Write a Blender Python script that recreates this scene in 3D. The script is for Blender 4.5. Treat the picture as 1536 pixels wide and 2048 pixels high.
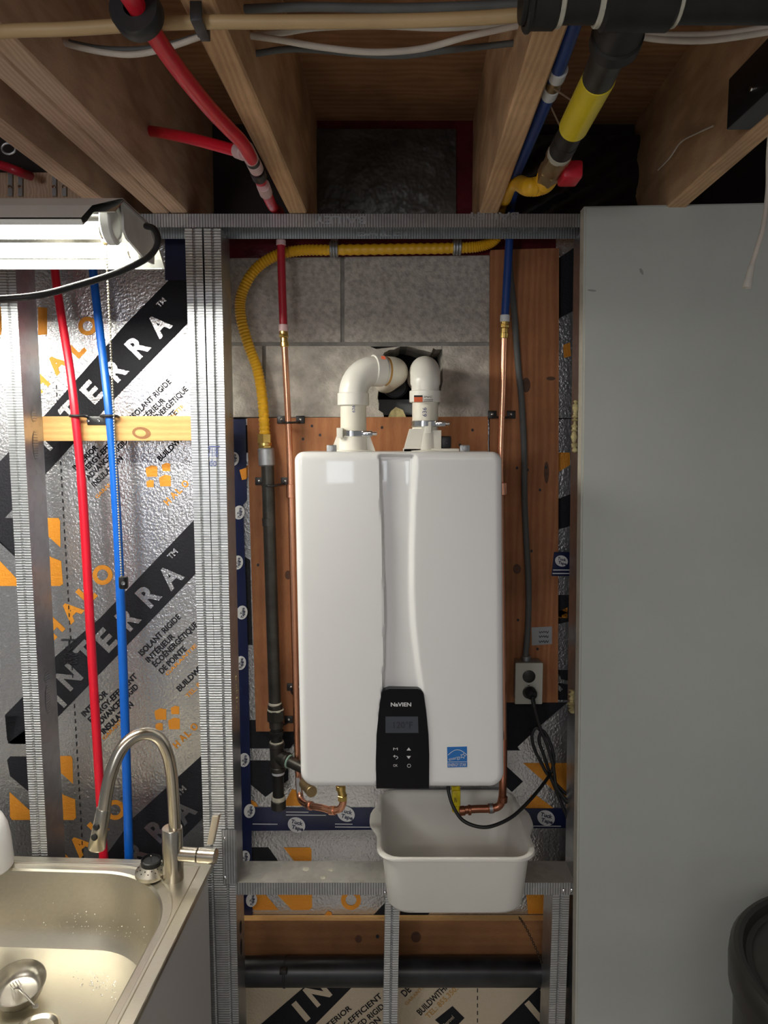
import bpy, bmesh, math, random
from mathutils import Vector, Matrix
random.seed(7)
R = math.radians
SC = bpy.context.scene
COL = SC.collection
for o in list(bpy.data.objects): bpy.data.objects.remove(o)

# ------------------------------------------------------------------ camera
F, PITCH, CZ = 1446.0, R(5.35), 1.88
cam_d = bpy.data.cameras.new('camera'); cam = bpy.data.objects.new('camera', cam_d); COL.objects.link(cam)
cam.location = (0, 0, CZ); cam.rotation_euler = (R(90) - PITCH, 0, 0)
cam_d.sensor_fit = 'HORIZONTAL'; cam_d.sensor_width = 36; cam_d.lens = 36 * F / 1536
cam_d.clip_start = .02
SC.camera = cam
# ------------------------------------------------------------------ world, light, exposure
SC.view_settings.view_transform = 'Standard'; SC.view_settings.look = 'None'
SC.view_settings.gamma = 1; SC.view_settings.use_curve_mapping = False
SC.view_settings.exposure = 0.14
TUBE_POWER = 84.0
w = bpy.data.worlds.new('room_light'); SC.world = w; w.use_nodes = True
bg = w.node_tree.nodes['Background']; bg.inputs[0].default_value = (.95, .97, 1, 1); bg.inputs[1].default_value = .15
def area(name, loc, target, sx, sy, power, col):
    l = bpy.data.lights.new(name, 'AREA'); l.shape = 'RECTANGLE'; l.size = sx; l.size_y = sy; l.energy = power; l.color = col
    o = bpy.data.objects.new(name, l); COL.objects.link(o); o.location = loc
    o.rotation_euler = (Vector(target) - Vector(loc)).to_track_quat('-Z', 'Y').to_euler(); return o
area('window_daylight', (-.49, -5.0, 1.62), (.0, 1.7, 1.4), .30, .34, 4.5, (.86, .93, 1))
area('fill_panel', (-.1, -1.1, 2.37), (-.1, -1.0, 0), 1.4, 1.0, 15, (1, .97, .93))  # unseen soft lamp added so floor bounce brightens the joist undersides
bl = bpy.data.lights.new('fill_point', 'POINT'); bl.energy = 27; bl.shadow_soft_size = .2; bl.color = (.97, .97, 1)  # unseen point lamp added to fill the joists and upper walls
bo = bpy.data.objects.new('fill_point', bl); COL.objects.link(bo); bo.location = (-.9, -.8, 1.96)

# ------------------------------------------------------------------ pixel rays (photograph frame 1536 x 2048)
def ray(px, py):
    u = (px - 768) / F; v = (1024 - py) / F
    return Vector((u, math.cos(PITCH) + v * math.sin(PITCH), -math.sin(PITCH) + v * math.cos(PITCH)))
O = Vector((0, 0, CZ))
def at(px, py, Y): d = ray(px, py); return O + d * (Y / d.y)
def atz(px, py, Z): d = ray(px, py); return O + d * ((Z - CZ) / d.z)
def atx(px, py, X): d = ray(px, py); return O + d * (X / d.x)
def P3(l): return [at(*q) for q in l]

# ------------------------------------------------------------------ materials
MATS = {}
def nodes(name):
    m = bpy.data.materials.new(name); m.use_nodes = True; MATS[name] = m
    nt = m.node_tree; b = nt.nodes['Principled BSDF']
    return m, nt, b
def coord(nt, scale=(1, 1, 1)):
    tc = nt.nodes.new('ShaderNodeTexCoord'); mp = nt.nodes.new('ShaderNodeMapping')
    mp.inputs['Scale'].default_value = scale; nt.links.new(tc.outputs['Object'], mp.inputs['Vector']); return mp.outputs[0]
def noise(nt, vec, scale, detail=4, rough=.55, dist=0):
    n = nt.nodes.new('ShaderNodeTexNoise'); n.inputs['Scale'].default_value = scale; n.inputs['Detail'].default_value = detail
    n.inputs['Roughness'].default_value = rough; n.inputs['Distortion'].default_value = dist
    nt.links.new(vec, n.inputs['Vector']); return n.outputs['Fac']
def ramp(nt, fac, stops):
    r = nt.nodes.new('ShaderNodeValToRGB'); e = r.color_ramp.elements
    while len(e) < len(stops): e.new(.5)
    for i, (p, c) in enumerate(stops): e[i].position = p; e[i].color = (*c, 1)
    nt.links.new(fac, r.inputs[0]); return r.outputs[0]
def bump(nt, b, h, strength=.3, dist=.001, prev=None):
    n = nt.nodes.new('ShaderNodeBump'); n.inputs['Strength'].default_value = strength; n.inputs['Distance'].default_value = dist
    nt.links.new(h, n.inputs['Height'])
    if prev is not None: nt.links.new(prev, n.inputs['Normal'])
    nt.links.new(n.outputs[0], b.inputs['Normal']); return n.outputs[0]
def M(name, col, rough=.5, metal=0, var=.12, ns=18, bs=0, bd=.0005, bst=.4, stretch=(1, 1, 1), coat=0, spec=.5, col2=None, pos=(.3, .72)):
    m, nt, b = nodes(name)
    v = coord(nt, stretch)
    c2 = col2 or tuple(max(0, c * (1 - var * 2)) for c in col)
    c = ramp(nt, noise(nt, v, ns), [(pos[0], c2), (pos[1], col)])
    nt.links.new(c, b.inputs['Base Color']); b.inputs['Roughness'].default_value = rough; b.inputs['Metallic'].default_value = metal
    b.inputs['Coat Weight'].default_value = coat; b.inputs['Specular IOR Level'].default_value = spec
    if bs: bump(nt, b, noise(nt, v, bs, 3), bst, bd)
    return m
def wood(name, light, dark, stretch, wave_dir='X', rough=.7, rings=9, spec=.25, blot=.5, mixw=.3):
    m, nt, b = nodes(name)
    v = coord(nt, stretch)
    wv = nt.nodes.new('ShaderNodeTexWave'); wv.wave_type = 'BANDS'; wv.bands_direction = wave_dir
    wv.inputs['Scale'].default_value = rings; wv.inputs['Distortion'].default_value = 7; wv.inputs['Detail'].default_value = 2
    wv.inputs['Detail Scale'].default_value = 1.2; nt.links.new(v, wv.inputs['Vector'])
    fine = noise(nt, v, 60, 5, .65)
    mx = nt.nodes.new('ShaderNodeMath'); mx.operation = 'MULTIPLY_ADD'; mx.inputs[1].default_value = mixw
    nt.links.new(wv.outputs['Fac'], mx.inputs[0])
    m2 = nt.nodes.new('ShaderNodeMath'); m2.operation = 'MULTIPLY'; m2.inputs[1].default_value = 1 - mixw
    nt.links.new(fine, m2.inputs[0]); nt.links.new(m2.outputs[0], mx.inputs[2])
    c = ramp(nt, mx.outputs[0], [(.1, dark), (.75, light)])
    blo = ramp(nt, noise(nt, coord(nt), 4.5, 3), [(.3, (1 - blot,) * 3), (.7, (1, 1, 1))])
    mm = nt.nodes.new('ShaderNodeMix'); mm.data_type = 'RGBA'; mm.blend_type = 'MULTIPLY'; mm.inputs[0].default_value = 1
    nt.links.new(c, mm.inputs[6]); nt.links.new(blo, mm.inputs[7])
    nt.links.new(mm.outputs[2], b.inputs['Base Color']); b.inputs['Roughness'].default_value = rough; b.inputs['Specular IOR Level'].default_value = spec
    bump(nt, b, mx.outputs[0], .35, .001)
    return m
def galv(name, knurl=None, base=(.54, .56, .575), rough=.38):
    m, nt, b = nodes(name); v = coord(nt)
    vo = nt.nodes.new('ShaderNodeTexVoronoi'); vo.inputs['Scale'].default_value = 55; nt.links.new(v, vo.inputs['Vector'])
    bw = nt.nodes.new('ShaderNodeSeparateColor'); nt.links.new(vo.outputs['Color'], bw.inputs[0])
    c = ramp(nt, bw.outputs[0], [(0, tuple(x * .86 for x in base)), (1, base)])
    nt.links.new(c, b.inputs['Base Color']); b.inputs['Metallic'].default_value = .95; b.inputs['Roughness'].default_value = rough
    nb = bump(nt, b, noise(nt, v, 30, 2), .15, .002)
    if knurl:
        wv = nt.nodes.new('ShaderNodeTexWave'); wv.bands_direction = knurl; wv.inputs['Scale'].default_value = 50
        wv.inputs['Distortion'].default_value = 0; nt.links.new(v, wv.inputs['Vector'])
        cr = ramp(nt, wv.outputs['Fac'], [(.55, (0, 0, 0)), (.9, (1, 1, 1))])
        bump(nt, b, cr, .75, .0011, nb)
        dk = ramp(nt, wv.outputs['Fac'], [(.7, (1, 1, 1)), (.95, (.62, .62, .64))])
        mm = nt.nodes.new('ShaderNodeMix'); mm.data_type = 'RGBA'; mm.blend_type = 'MULTIPLY'; mm.inputs[0].default_value = 1
        nt.links.new(c, mm.inputs[6]); nt.links.new(dk, mm.inputs[7]); nt.links.new(mm.outputs[2], b.inputs['Base Color'])
    return m
def foil(name, col, metal, rough, spec=.5):
    m, nt, b = nodes(name); v = coord(nt)
    b.inputs['Base Color'].default_value = (*col, 1); b.inputs['Metallic'].default_value = metal; b.inputs['Roughness'].default_value = rough
    b.inputs['Specular IOR Level'].default_value = spec
    n1 = bump(nt, b, noise(nt, v, 26, 2), .12, .003)
    bump(nt, b, noise(nt, v, 170, 2, .5), .75, .0020, n1)
    return m
def emit(name, col, s):
    m, nt, b = nodes(name); b.inputs['Base Color'].default_value = (*col, 1)
    b.inputs['Emission Color'].default_value = (*col, 1); b.inputs['Emission Strength'].default_value = s; return m

foil('foil', (.60, .60, .61), .90, .27)
foil('print_black', (.018, .018, .022), .0, .6, .12)
foil('print_orange', (.75, .30, .035), .2, .45, .3)
foil('kraft', (.62, .52, .38), .1, .5)
galv('galv'); galv('galv_z', 'Z'); galv('galv_x', 'X')
galv('galv_dust', None, (.72, .70, .64), .6); galv('zinc_dull', None, (.42, .43, .44), .5)
wood('joist_wood', (.74, .48, .27), (.44, .26, .135), (14, 1.2, 8), 'X', .75, 2.2, blot=.45)
wood('joist_pale', (.72, .52, .37), (.45, .29, .195), (16, 1.6, 10), 'X', .75, 2.4, blot=.35)
wood('subfloor_wood', (.42, .22, .11), (.25, .12, .055), (3, 9, 3), 'Y', .8, 1.5)
wood('ply_red', (.50, .21, .09), (.31, .11, .043), (9, 3, 1.0), 'X', .6, 2.0, blot=.5)
wood('ply_flat', (.52, .225, .095), (.34, .12, .048), (9, 3, 1.0), 'X', .6, 1.3, blot=.5, mixw=.2)
wood('pine', (.72, .43, .17), (.55, .28, .09), (1.2, 3, 12), 'Z', .55, 1.6, blot=.2)
wood('ledger_wood', (.40, .19, .08), (.24, .10, .04), (1.2, 3, 12), 'Z', .65, 1.0, mixw=.15)
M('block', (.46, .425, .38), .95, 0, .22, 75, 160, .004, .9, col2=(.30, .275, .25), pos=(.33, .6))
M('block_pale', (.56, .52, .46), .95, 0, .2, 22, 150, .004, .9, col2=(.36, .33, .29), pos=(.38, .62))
M('mortar', (.27, .255, .235), .95, 0, .2, 30, 120, .002, .5)
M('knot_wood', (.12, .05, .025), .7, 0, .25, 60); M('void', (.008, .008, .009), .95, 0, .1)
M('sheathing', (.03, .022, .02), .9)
M('white_enamel', (.80, .80, .79), .22, 0, .01, 3, coat=.3)
M('white_metal', (.62, .62, .60), .45)
M('pvc', (.80, .78, .71), .32, 0, .02, 6)
M('pvc_pipe', (.80, .76, .64), .4, 0, .03, 6)
M('primer', (.62, .33, .07), .5)
M('cream_plastic', (.80, .77, .68), .45, 0, .02, 5)
M('tub_white', (.78, .76, .70), .42, 0, .02, 6)
M('black_gloss', (.004, .004, .006), .3, 0, .05, spec=.2)
M('black_plastic', (.012, .012, .013), .4)
M('black_rubber', (.011, .011, .012), .5)
M('bin_black', (.022, .021, .018), .42, 0, .2, 6)
M('lcd', (.05, .058, .075), .3); M('lcd_ink', (.02, .022, .03), .4)
M('ink_white', (.62, .62, .62), .5, 0, .02); M('ink_black', (.015, .015, .02), .6, 0, .02)
M('ink_blue', (.05, .07, .22), .6, 0, .02)
M('sticker_blue', (.012, .15, .48), .35, 0, .02)
M('sticker_red', (.75, .12, .03), .45, 0, .02)
M('tape_blue', (.009, .015, .062), .32, 0, .15, 20, 60, .001, .4)
M('tape_red', (.13, .008, .018), .25, 0, .3, 12, 40, .003, .6)
M('pex_red', (.62, .008, .025), .34, 0, .03); M('pex_blue', (.003, .105, .50), .34, 0, .03)
M('pex_red_dark', (.42, .014, .03), .36, 0, .06); M('pex_blue_dark', (.006, .045, .22), .4, 0, .06)  # darker red and blue, used on the upper pipe runs
M('gas_yellow', (.74, .40, .012), .42, 0, .06, 12); M('yellow_paint', (.74, .58, .01), .35, 0, .06)
M('black_iron', (.075, .07, .062), .42, .75, .25, 25, 60, .0006, .5)
M('iron_dark', (.022, .021, .019), .5, .4, .25, 25, 60, .0006, .5)
M('pipe_dope', (.55, .52, .42), .7, 0, .2, 60); M('dope_green', (.30, .45, .36), .7)
M('brass', (.80, .56, .18), .28, 1, .1, 25); M('brass_dull', (.42, .30, .15), .42, .9, .2, 25)
M('copper', (.88, .43, .27), .27, 1, .08, 12); M('copper_dark', (.50, .20, .12), .35, 1, .15, 14)
M('clear_ring', (.62, .64, .66), .35, 0, .03); M('pink_ring', (.62, .42, .42), .4, 0, .03)
M('stainless', (.64, .60, .50), .40, 1, .04, 90, 0, stretch=(1, 14, 1))
M('stainless_dull', (.50, .47, .40), .34, 1, .06, 40)
M('nickel', (.60, .55, .46), .25, 1, .03, 30)
M('chrome', (.75, .75, .75), .12, 1, .02)
M('wall_paint', (.50, .525, .49), .55, 0, .03, 5, 130, .0008, .25)
M('wall_scuff', (.33, .345, .32), .7); M('wall_edge', (.62, .58, .48), .8)
M('cabinet_side', (.62, .60, .58), .5, 0, .02, 4)
M('grey_cable', (.105, .11, .108), .65); M('white_cable', (.66, .60, .52), .5); M('tan_cable', (.48, .33, .16), .5, 0, .1, 6)
M('cord_pale', (.66, .63, .56), .5)
M('abs_black', (.022, .024, .028), .36, 0, .45, 16, 60, .0006, .3)
M('outlet_ivory', (.47, .47, .41), .5, 0, .04); M('outlet_brown', (.016, .013, .012), .4)
M('duct_tape', (.36, .37, .38), .4, .3, .06)
M('poly_black', (.02, .019, .018), .3, 0, .3, 6, 4, .02, .5)
M('batt_grey', (.085, .08, .07), .45, 0, .3, 9, 14, .03, .7)
M('foam', (.62, .52, .25), .8, 0, .25, 60, 90, .004, .7)
M('soap_white', (.82, .82, .80), .35, 0, .01)
M('shade_white', (.72, .73, .70), .35, 0, .02); M('shade_mirror', (.50, .50, .49), .12, 1, .02); M('bead', (.75, .70, .55), .35, .6, .02); M('hole_zinc', (.22, .23, .24), .6, .2)
M('floor_concrete', (.66, .63, .58), .85, 0, .15, 6)
M('rust', (.10, .075, .055), .5, .7, .3, 40); M('twine', (.22, .14, .08), .8)
M('valve_red', (.55, .012, .03), .4)
emit('tube_glow', (1, .975, .875), TUBE_POWER)

# ------------------------------------------------------------------ object helpers
WP = {}
def wp(o): return WP.get(o.name, Vector((0, 0, 0))) if o else Vector((0, 0, 0))
def mk(name, bm, mats, parent=None, smooth=38, mods=None):
    if not isinstance(mats, (list, tuple)): mats = [mats]
    bmesh.ops.recalc_face_normals(bm, faces=bm.faces[:]) if smooth != 'keep' else None
    vs = [v.co for v in bm.verts]
    lo = Vector([min(v[i] for v in vs) for i in range(3)]); hi = Vector([max(v[i] for v in vs) for i in range(3)])
    c = Vector(((lo.x + hi.x) / 2, (lo.y + hi.y) / 2, lo.z))
    bmesh.ops.translate(bm, verts=bm.verts[:], vec=-c)
    me = bpy.data.meshes.new(name); bm.to_mesh(me); bm.free()
    for m in mats: me.materials.append(MATS[m])
    if smooth and smooth != 'keep':
        me.polygons.foreach_set('use_smooth', [True] * len(me.polygons)); me.set_sharp_from_angle(angle=R(smooth))
    o = bpy.data.objects.new(name, me); COL.objects.link(o)
    o.location = c - wp(parent)
    if parent: o.parent = parent
    WP[o.name] = c
    return o
def tag(o, label, cat, group=None):
    o['label'] = label; o['category'] = cat
    if group: o['group'] = group
    return o
def thing(name, label, cat, loc, group=None):
    o = bpy.data.objects.new(name, None); COL.objects.link(o); o.location = loc; o.empty_display_size = .05
    WP[o.name] = Vector(loc); return tag(o, label, cat, group)
def struct(o): o['kind'] = 'structure'; return o
def sempty(name, loc):
    o = bpy.data.objects.new(name, None); COL.objects.link(o); o.location = loc; WP[o.name] = Vector(loc); return struct(o)
NB = bmesh.new
def box(bm, x0, x1, y0, y1, z0, z1, bev=0, seg=2):
    r = bmesh.ops.create_cube(bm, size=1); vs = r['verts']
    for v in vs: v.co = Vector(((x0 + x1) / 2 + v.co.x * (x1 - x0), (y0 + y1) / 2 + v.co.y * (y1 - y0), (z0 + z1) / 2 + v.co.z * (z1 - z0)))
    if bev: bmesh.ops.bevel(bm, geom=list({e for v in vs for e in v.link_edges}), offset=bev, segments=seg, affect='EDGES', profile=.5)
    return bm
def prism(bm, front, back):
    n = len(front); a = [bm.verts.new(p) for p in front]; b = [bm.verts.new(p) for p in back]
    bm.faces.new(a); bm.faces.new(b[::-1])
    for i in range(n): bm.faces.new((a[i], b[i], b[(i + 1) % n], a[(i + 1) % n]))
    return bm
def slab(bm, poly, Y, t):                       # polygon of photo points on the plane Y, t thick towards the back
    f = [at(x, y, Y) for x, y in poly]; return prism(bm, f, [p + Vector((0, t, 0)) for p in f])
def printp(bm, poly, Y): bm.faces.new([bm.verts.new(at(x, y, Y)) for x, y in poly]); return bm
def cat_rom(pts, n):
    out = []; q = [pts[0] * 2 - pts[1]] + list(pts) + [pts[-1] * 2 - pts[-2]]
    for i in range(1, len(q) - 2):
        a, b, c, d = q[i - 1:i + 3]
        for k in range(n):
            t = k / n
            out.append(.5 * ((2 * b) + (c - a) * t + (2 * a - 5 * b + 4 * c - d) * t * t + (3 * b - a - 3 * c + d) * t ** 3))
    out.append(pts[-1]); return out
def sweep(bm, path, r, seg=14, cap=True):
    n = len(path); T = [(path[min(i + 1, n - 1)] - path[max(i - 1, 0)]).normalized() for i in range(n)]
    up = Vector((0, 0, 1)) if abs(T[0].z) < .9 else Vector((0, 1, 0))
    N = (up - T[0] * up.dot(T[0])).normalized(); rings = []
    for i in range(n):
        N = (N - T[i] * N.dot(T[i])).normalized(); B = T[i].cross(N); rr = r[i] if isinstance(r, (list, tuple)) else r
        rings.append([bm.verts.new(path[i] + (N * math.cos(2 * math.pi * k / seg) + B * math.sin(2 * math.pi * k / seg)) * rr) for k in range(seg)])
    for i in range(n - 1):
        for k in range(seg): bm.faces.new((rings[i][k], rings[i][(k + 1) % seg], rings[i + 1][(k + 1) % seg], rings[i + 1][k]))
    if cap: bm.faces.new(rings[0][::-1]); bm.faces.new(rings[-1])
    return bm
def tube(bm, pts, r, n=8, seg=14): return sweep(bm, cat_rom(pts, n), r, seg)
def lathe(bm, p, d, prof, seg=28, sx=None):
    d = Vector(d).normalized(); up = Vector((0, 0, 1)) if abs(d.z) < .9 else Vector((0, 1, 0))
    N = (up - d * up.dot(d)).normalized(); B = d.cross(N); rings = []
    for r, t in prof:
        if r < 1e-6: rings.append([bm.verts.new(p + d * t)])
        else: rings.append([bm.verts.new(p + d * t + (N * math.cos(2 * math.pi * k / seg) + B * math.sin(2 * math.pi * k / seg)) * r) for k in range(seg)])
    for a, b in zip(rings, rings[1:]):
        for k in range(seg):
            k2 = (k + 1) % seg
            if len(a) == 1 and len(b) == 1: continue
            if len(a) == 1: bm.faces.new((a[0], b[k2], b[k]))
            elif len(b) == 1: bm.faces.new((a[k], a[k2], b[0]))
            else: bm.faces.new((a[k], a[k2], b[k2], b[k]))
    return bm
def cyl(bm, a, b, r, seg=24, bev=.0012):
    d = b - a; L = d.length; bev = min(bev, r * .4, L * .3)
    return lathe(bm, a, d, [(0, 0), (r - bev, 0), (r, bev), (r, L - bev), (r - bev, L), (0, L)], seg)
def hexnut(bm, a, b, r): return cyl(bm, a, b, r, 6, .0008)
_T = {}
def text_raw(s, bold):
    k = (s, bold)
    if k not in _T:
        cu = bpy.data.curves.new('t', 'FONT'); cu.body = s; cu.size = 1; cu.offset = bold; cu.fill_mode = 'FRONT'; cu.resolution_u = 3
        o = bpy.data.objects.new('t', cu); COL.objects.link(o); bpy.context.view_layer.update()
        me = bpy.data.meshes.new_from_object(o.evaluated_get(bpy.context.evaluated_depsgraph_get()))
        vs = [(v.co.x, v.co.y) for v in me.vertices]; fs = [tuple(p.vertices) for p in me.polygons]
        bpy.data.objects.remove(o); bpy.data.curves.remove(cu); bpy.data.meshes.remove(me)
        _T[k] = (vs, fs)
    return _T[k]
def text(bm, s, cx, cy, L, H, ang, Y, bold=.02, place=None):     # L, H: length and cap height in photo pixels
    vs, fs = text_raw(s, bold); caps = text_raw('H', bold)[0]
    ch = max(v[1] for v in caps) - min(v[1] for v in caps); b0 = min(v[1] for v in caps)
    x0 = min(v[0] for v in vs); x1 = max(v[0] for v in vs)
    sx = L / (x1 - x0); sy = H / ch; ca, sa = math.cos(R(ang)), math.sin(R(ang)); nv = []
    for x, y in vs:
        a = (x - (x0 + x1) / 2) * sx; b = (y - b0 - ch / 2) * sy
        q = (cx + a * ca - b * sa, cy - a * sa - b * ca)
        nv.append(bm.verts.new(place(*q) if place else at(q[0], q[1], Y)))
    for f in fs:
        try: bm.faces.new([nv[i] for i in f])
        except ValueError: pass
    return bm
def ellipse(cx, cy, rx, ry, n=28, rot=0):
    out = []
    for k in range(n):
        a = 2 * math.pi * k / n; x, y = rx * math.cos(a), ry * math.sin(a)
        out.append((cx + x * math.cos(R(rot)) - y * math.sin(R(rot)), cy + x * math.sin(R(rot)) + y * math.cos(R(rot))))
    return out
def ringp(bm, cx, cy, r0, r1, Y, n=28):
    a = [bm.verts.new(at(x, y, Y)) for x, y in ellipse(cx, cy, r0, r0, n)]; b = [bm.verts.new(at(x, y, Y)) for x, y in ellipse(cx, cy, r1, r1, n)]
    for k in range(n): bm.faces.new((a[k], a[(k + 1) % n], b[(k + 1) % n], b[k]))
def line(bm, a, b, w, Y):
    d = Vector((b[0] - a[0], b[1] - a[1])).normalized(); n = (-d.y * w / 2, d.x * w / 2)
    printp(bm, [(a[0] + n[0], a[1] + n[1]), (b[0] + n[0], b[1] + n[1]), (b[0] - n[0], b[1] - n[1]), (a[0] - n[0], a[1] - n[1])], Y)

YS, YB, YW, YC, YP = 1.68, 1.772, 1.87, 1.875, 1.85
ZJ = CZ + .517
# ================================================================== SETTING
floor = struct(mk('floor', box(NB(), -3.0, 3.0, -4.2, 2.1, -.1, 0), 'floor_concrete'))
ceiling = sempty('ceiling', (0, 1, ZJ))
mk('subfloor', box(NB(), -2.2, 1.9, -3.2, 2.1, ZJ + .286, ZJ + .31), 'subfloor_wood', ceiling)
def joist(a_far, a_near, width, mat, far=1.90, near=-3.0):
    d = (a_far - a_near); d = d / d.y
    f0 = a_far + d * (far - a_far.y); n0 = a_far + d * (near - a_far.y); W = Vector((width, 0, 0)); H = Vector((0, 0, .286))
    bm = NB(); c = .003
    prof = [(0, .286), (0, c), (c, 0), (width - c, 0), (width, c), (width, .286)]
    prism(bm, [n0 + Vector((x, 0, z)) for x, z in prof], [f0 + Vector((x, 0, z)) for x, z in prof])
    return mk('joist', bm, mat, ceiling, smooth=0)
joist(Vector((-.638, 1.605, ZJ)), Vector((-.655, 1.2, ZJ)), .041, 'joist_pale')
joist(Vector((-.522, 1.675, ZJ)), Vector((-.551, 1.0, ZJ)), .0395, 'joist_pale')
joist(Vector((-.4815, 1.675, ZJ + .001)), Vector((-.512, 1.0, ZJ + .001)), .0395, 'joist_pale')
joist(Vector((-.215, 1.665, ZJ)), Vector((-.237, .983, ZJ)), .041, 'joist_wood')
joist(Vector((.213, 1.641, ZJ)), Vector((.188, .975, ZJ)), .042, 'joist_wood')
joist(Vector((.618, 1.556, ZJ)), Vector((.606, 1.208, ZJ)), .042, 'joist_wood')
joist(Vector((1.05, 1.6, ZJ)), Vector((1.03, 1.0, ZJ)), .042, 'joist_wood')
joist(Vector((-1.06, 1.6, ZJ)), Vector((-1.08, 1.0, ZJ)), .042, 'joist_pale')
# blocking and rim panels at the back of the bays
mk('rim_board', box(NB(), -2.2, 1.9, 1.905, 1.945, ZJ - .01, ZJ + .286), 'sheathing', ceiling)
mk('rim_board', slab(NB(), [(-260, 345), (240, 345), (240, 470), (-260, 470)], 1.86, .04), 'joist_pale', ceiling)

wall_back = sempty('wall_back', (0, 1.9, 0))
mk('sheathing', box(NB(), -2.4, 1.9, 2.10, 2.13, 0, 2.75), 'sheathing', wall_back)  # unseen dark slab added to stop ambient light leaking through the hole
def block(poly, mat): return mk('concrete_block', slab(NB(), poly, YC, .18), mat, wall_back, smooth=0)
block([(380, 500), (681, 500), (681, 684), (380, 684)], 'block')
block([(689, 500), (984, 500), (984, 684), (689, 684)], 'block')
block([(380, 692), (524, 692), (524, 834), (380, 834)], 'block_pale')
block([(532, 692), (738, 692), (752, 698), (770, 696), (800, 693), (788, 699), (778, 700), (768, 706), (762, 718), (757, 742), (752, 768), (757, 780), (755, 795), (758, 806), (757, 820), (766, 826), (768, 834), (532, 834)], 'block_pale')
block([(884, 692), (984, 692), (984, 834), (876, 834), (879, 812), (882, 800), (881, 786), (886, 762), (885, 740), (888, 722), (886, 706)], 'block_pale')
block([(812, 692), (883, 692), (884, 698), (872, 699), (866, 696), (863, 705), (850, 701), (838, 699), (826, 695)], 'block_pale')
bm = NB()
for p in [[(380, 683), (984, 683), (984, 693), (380, 693)], [(680, 500), (690, 500), (690, 684), (680, 684)], [(523, 692), (533, 692), (533, 834), (523, 834)]]:
    mk('mortar_joint', slab(NB(), p, YC + .004, .16), 'mortar', wall_back, smooth=0)
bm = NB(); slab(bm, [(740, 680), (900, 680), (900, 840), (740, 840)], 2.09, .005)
mk('hole_dark', bm, 'void', wall_back)  # black sheet standing in for the shade deep in the hole
mk('flashing', slab(NB(), [(757, 799), (835, 799), (838, 830), (757, 830)], 1.94, .004), 'hole_zinc', wall_back)
bm = NB()
slab(bm, [(776, 834), (782, 822), (792, 814), (806, 820), (812, 834)], 1.88, .03)
mk('spray_foam', bm, 'foam', wall_back)
# grey painted partition on the right
bm = NB(); t = Vector((0, .034, 0))
f_ = [Vector((.4395, 1.64, 2.400)), Vector((1.75, 1.64, 2.425)), Vector((1.75, 1.64, 0)), Vector((.474, 1.64, 0))]
prism(bm, f_, [p + t for p in f_])
bmesh.ops.bevel(bm, geom=[e for e in bm.edges if abs(e.verts[0].co.y - e.verts[1].co.y) < .001 and e.verts[0].co.y < 1.65], offset=.004, segments=2, affect='EDGES')
wr = struct(mk('wall_right', bm, ['wall_paint', 'wall_edge']))
for p in wr.data.polygons:
    if p.normal.x < -.9: p.material_index = 1

mk('scuff_mark', printp(NB(), ellipse(1184, 581, 9, 2.2, 14, 6), 1.6396), 'wall_scuff', wr, smooth=0)
mk('scuff_mark', printp(NB(), ellipse(1283, 543, 3, 7, 14, -25), 1.6396), 'wall_scuff', wr, smooth=0)

# ================================================================== INSULATION BOARDS with print
YPR = YW - .0006
def board(name, poly, label, mat='foil', Y=YW, t=.03):
    return tag(mk(name, slab(NB(), poly, Y, t), mat, smooth=0), label, 'insulation')
left_board = board('insulation_board', [(-230, 470), (446, 470), (452, 1860), (-230, 1860)], 'silver foil insulation board with diagonal black bands behind red and blue pipes')
centre_board = board('insulation_board', [(452, 838), (1168, 838), (1168, 1850), (456, 1850)], 'silver foil insulation board low behind the white heater and tub')
sliver_board = board('insulation_board', [(1112, 470), (1170, 470), (1170, 836), (1112, 836)], 'narrow foil insulation strip beside the upper right steel stud')
kraft_board = board('insulation_board', [(470, 1950), (1140, 1950), (1140, 2420), (470, 2420)], 'tan faced insulation board printed IN at the very bottom', 'kraft')
def P(parent, name, mat, polys, Y=YPR):
    for p in polys: o = mk(name, printp(NB(), p, Y), mat, parent, smooth=0)
    return o
def L(parent, mat, items, Y=YPR - .0006, bold=.02, name='lettering'):
    for it in items: o = mk(name, text(NB(), *it, Y, bold), mat, parent, smooth=0)
    return o
LB = left_board
P(LB, 'printed_band', 'print_black', [[(90, 830), (250, 649), (364, 533), (420, 470), (452, 470), (452, 572), (370, 652), (228, 799), (94, 945), (-60, 1110), (-120, 1110), (-120, 1050), (40, 880)]])
P(LB, 'printed_band', 'print_black', [[(52, 1387), (112, 1312), (200, 1236), (386, 1042), (448, 978), (448, 1085), (389, 1150), (234, 1312), (122, 1428), (60, 1488), (16, 1487), (10, 1430)]])
P(LB, 'printed_band', 'print_black', [[(150, 1780), (219, 1701), (266, 1636), (400, 1514), (449, 1468), (449, 1592), (406, 1636), (330, 1712), (260, 1790)]])
b1 = [('A', 317, 650, 38, 44, 46), ('R', 275, 692, 33, 44, 46), ('R', 231, 739, 33, 44, 46), ('E', 184, 784, 29, 44, 46), ('T', 141, 826, 33, 44, 46), ('N', 97, 874, 36, 44, 46), ('I', 60, 915, 9, 44, 46), ('TM', 322, 605, 20, 11, 46)]
b2 = [('A', 340, 1153, 40, 45, 46), ('R', 297, 1190, 34, 45, 46), ('R', 256, 1236, 34, 45, 46), ('E', 212, 1280, 30, 45, 46), ('T', 173, 1306, 34, 45, 46), ('N', 138, 1354, 38, 45, 46), ('I', 115, 1397, 9, 45, 46), ('TM', 345, 1108, 21, 12, 46)]
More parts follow.
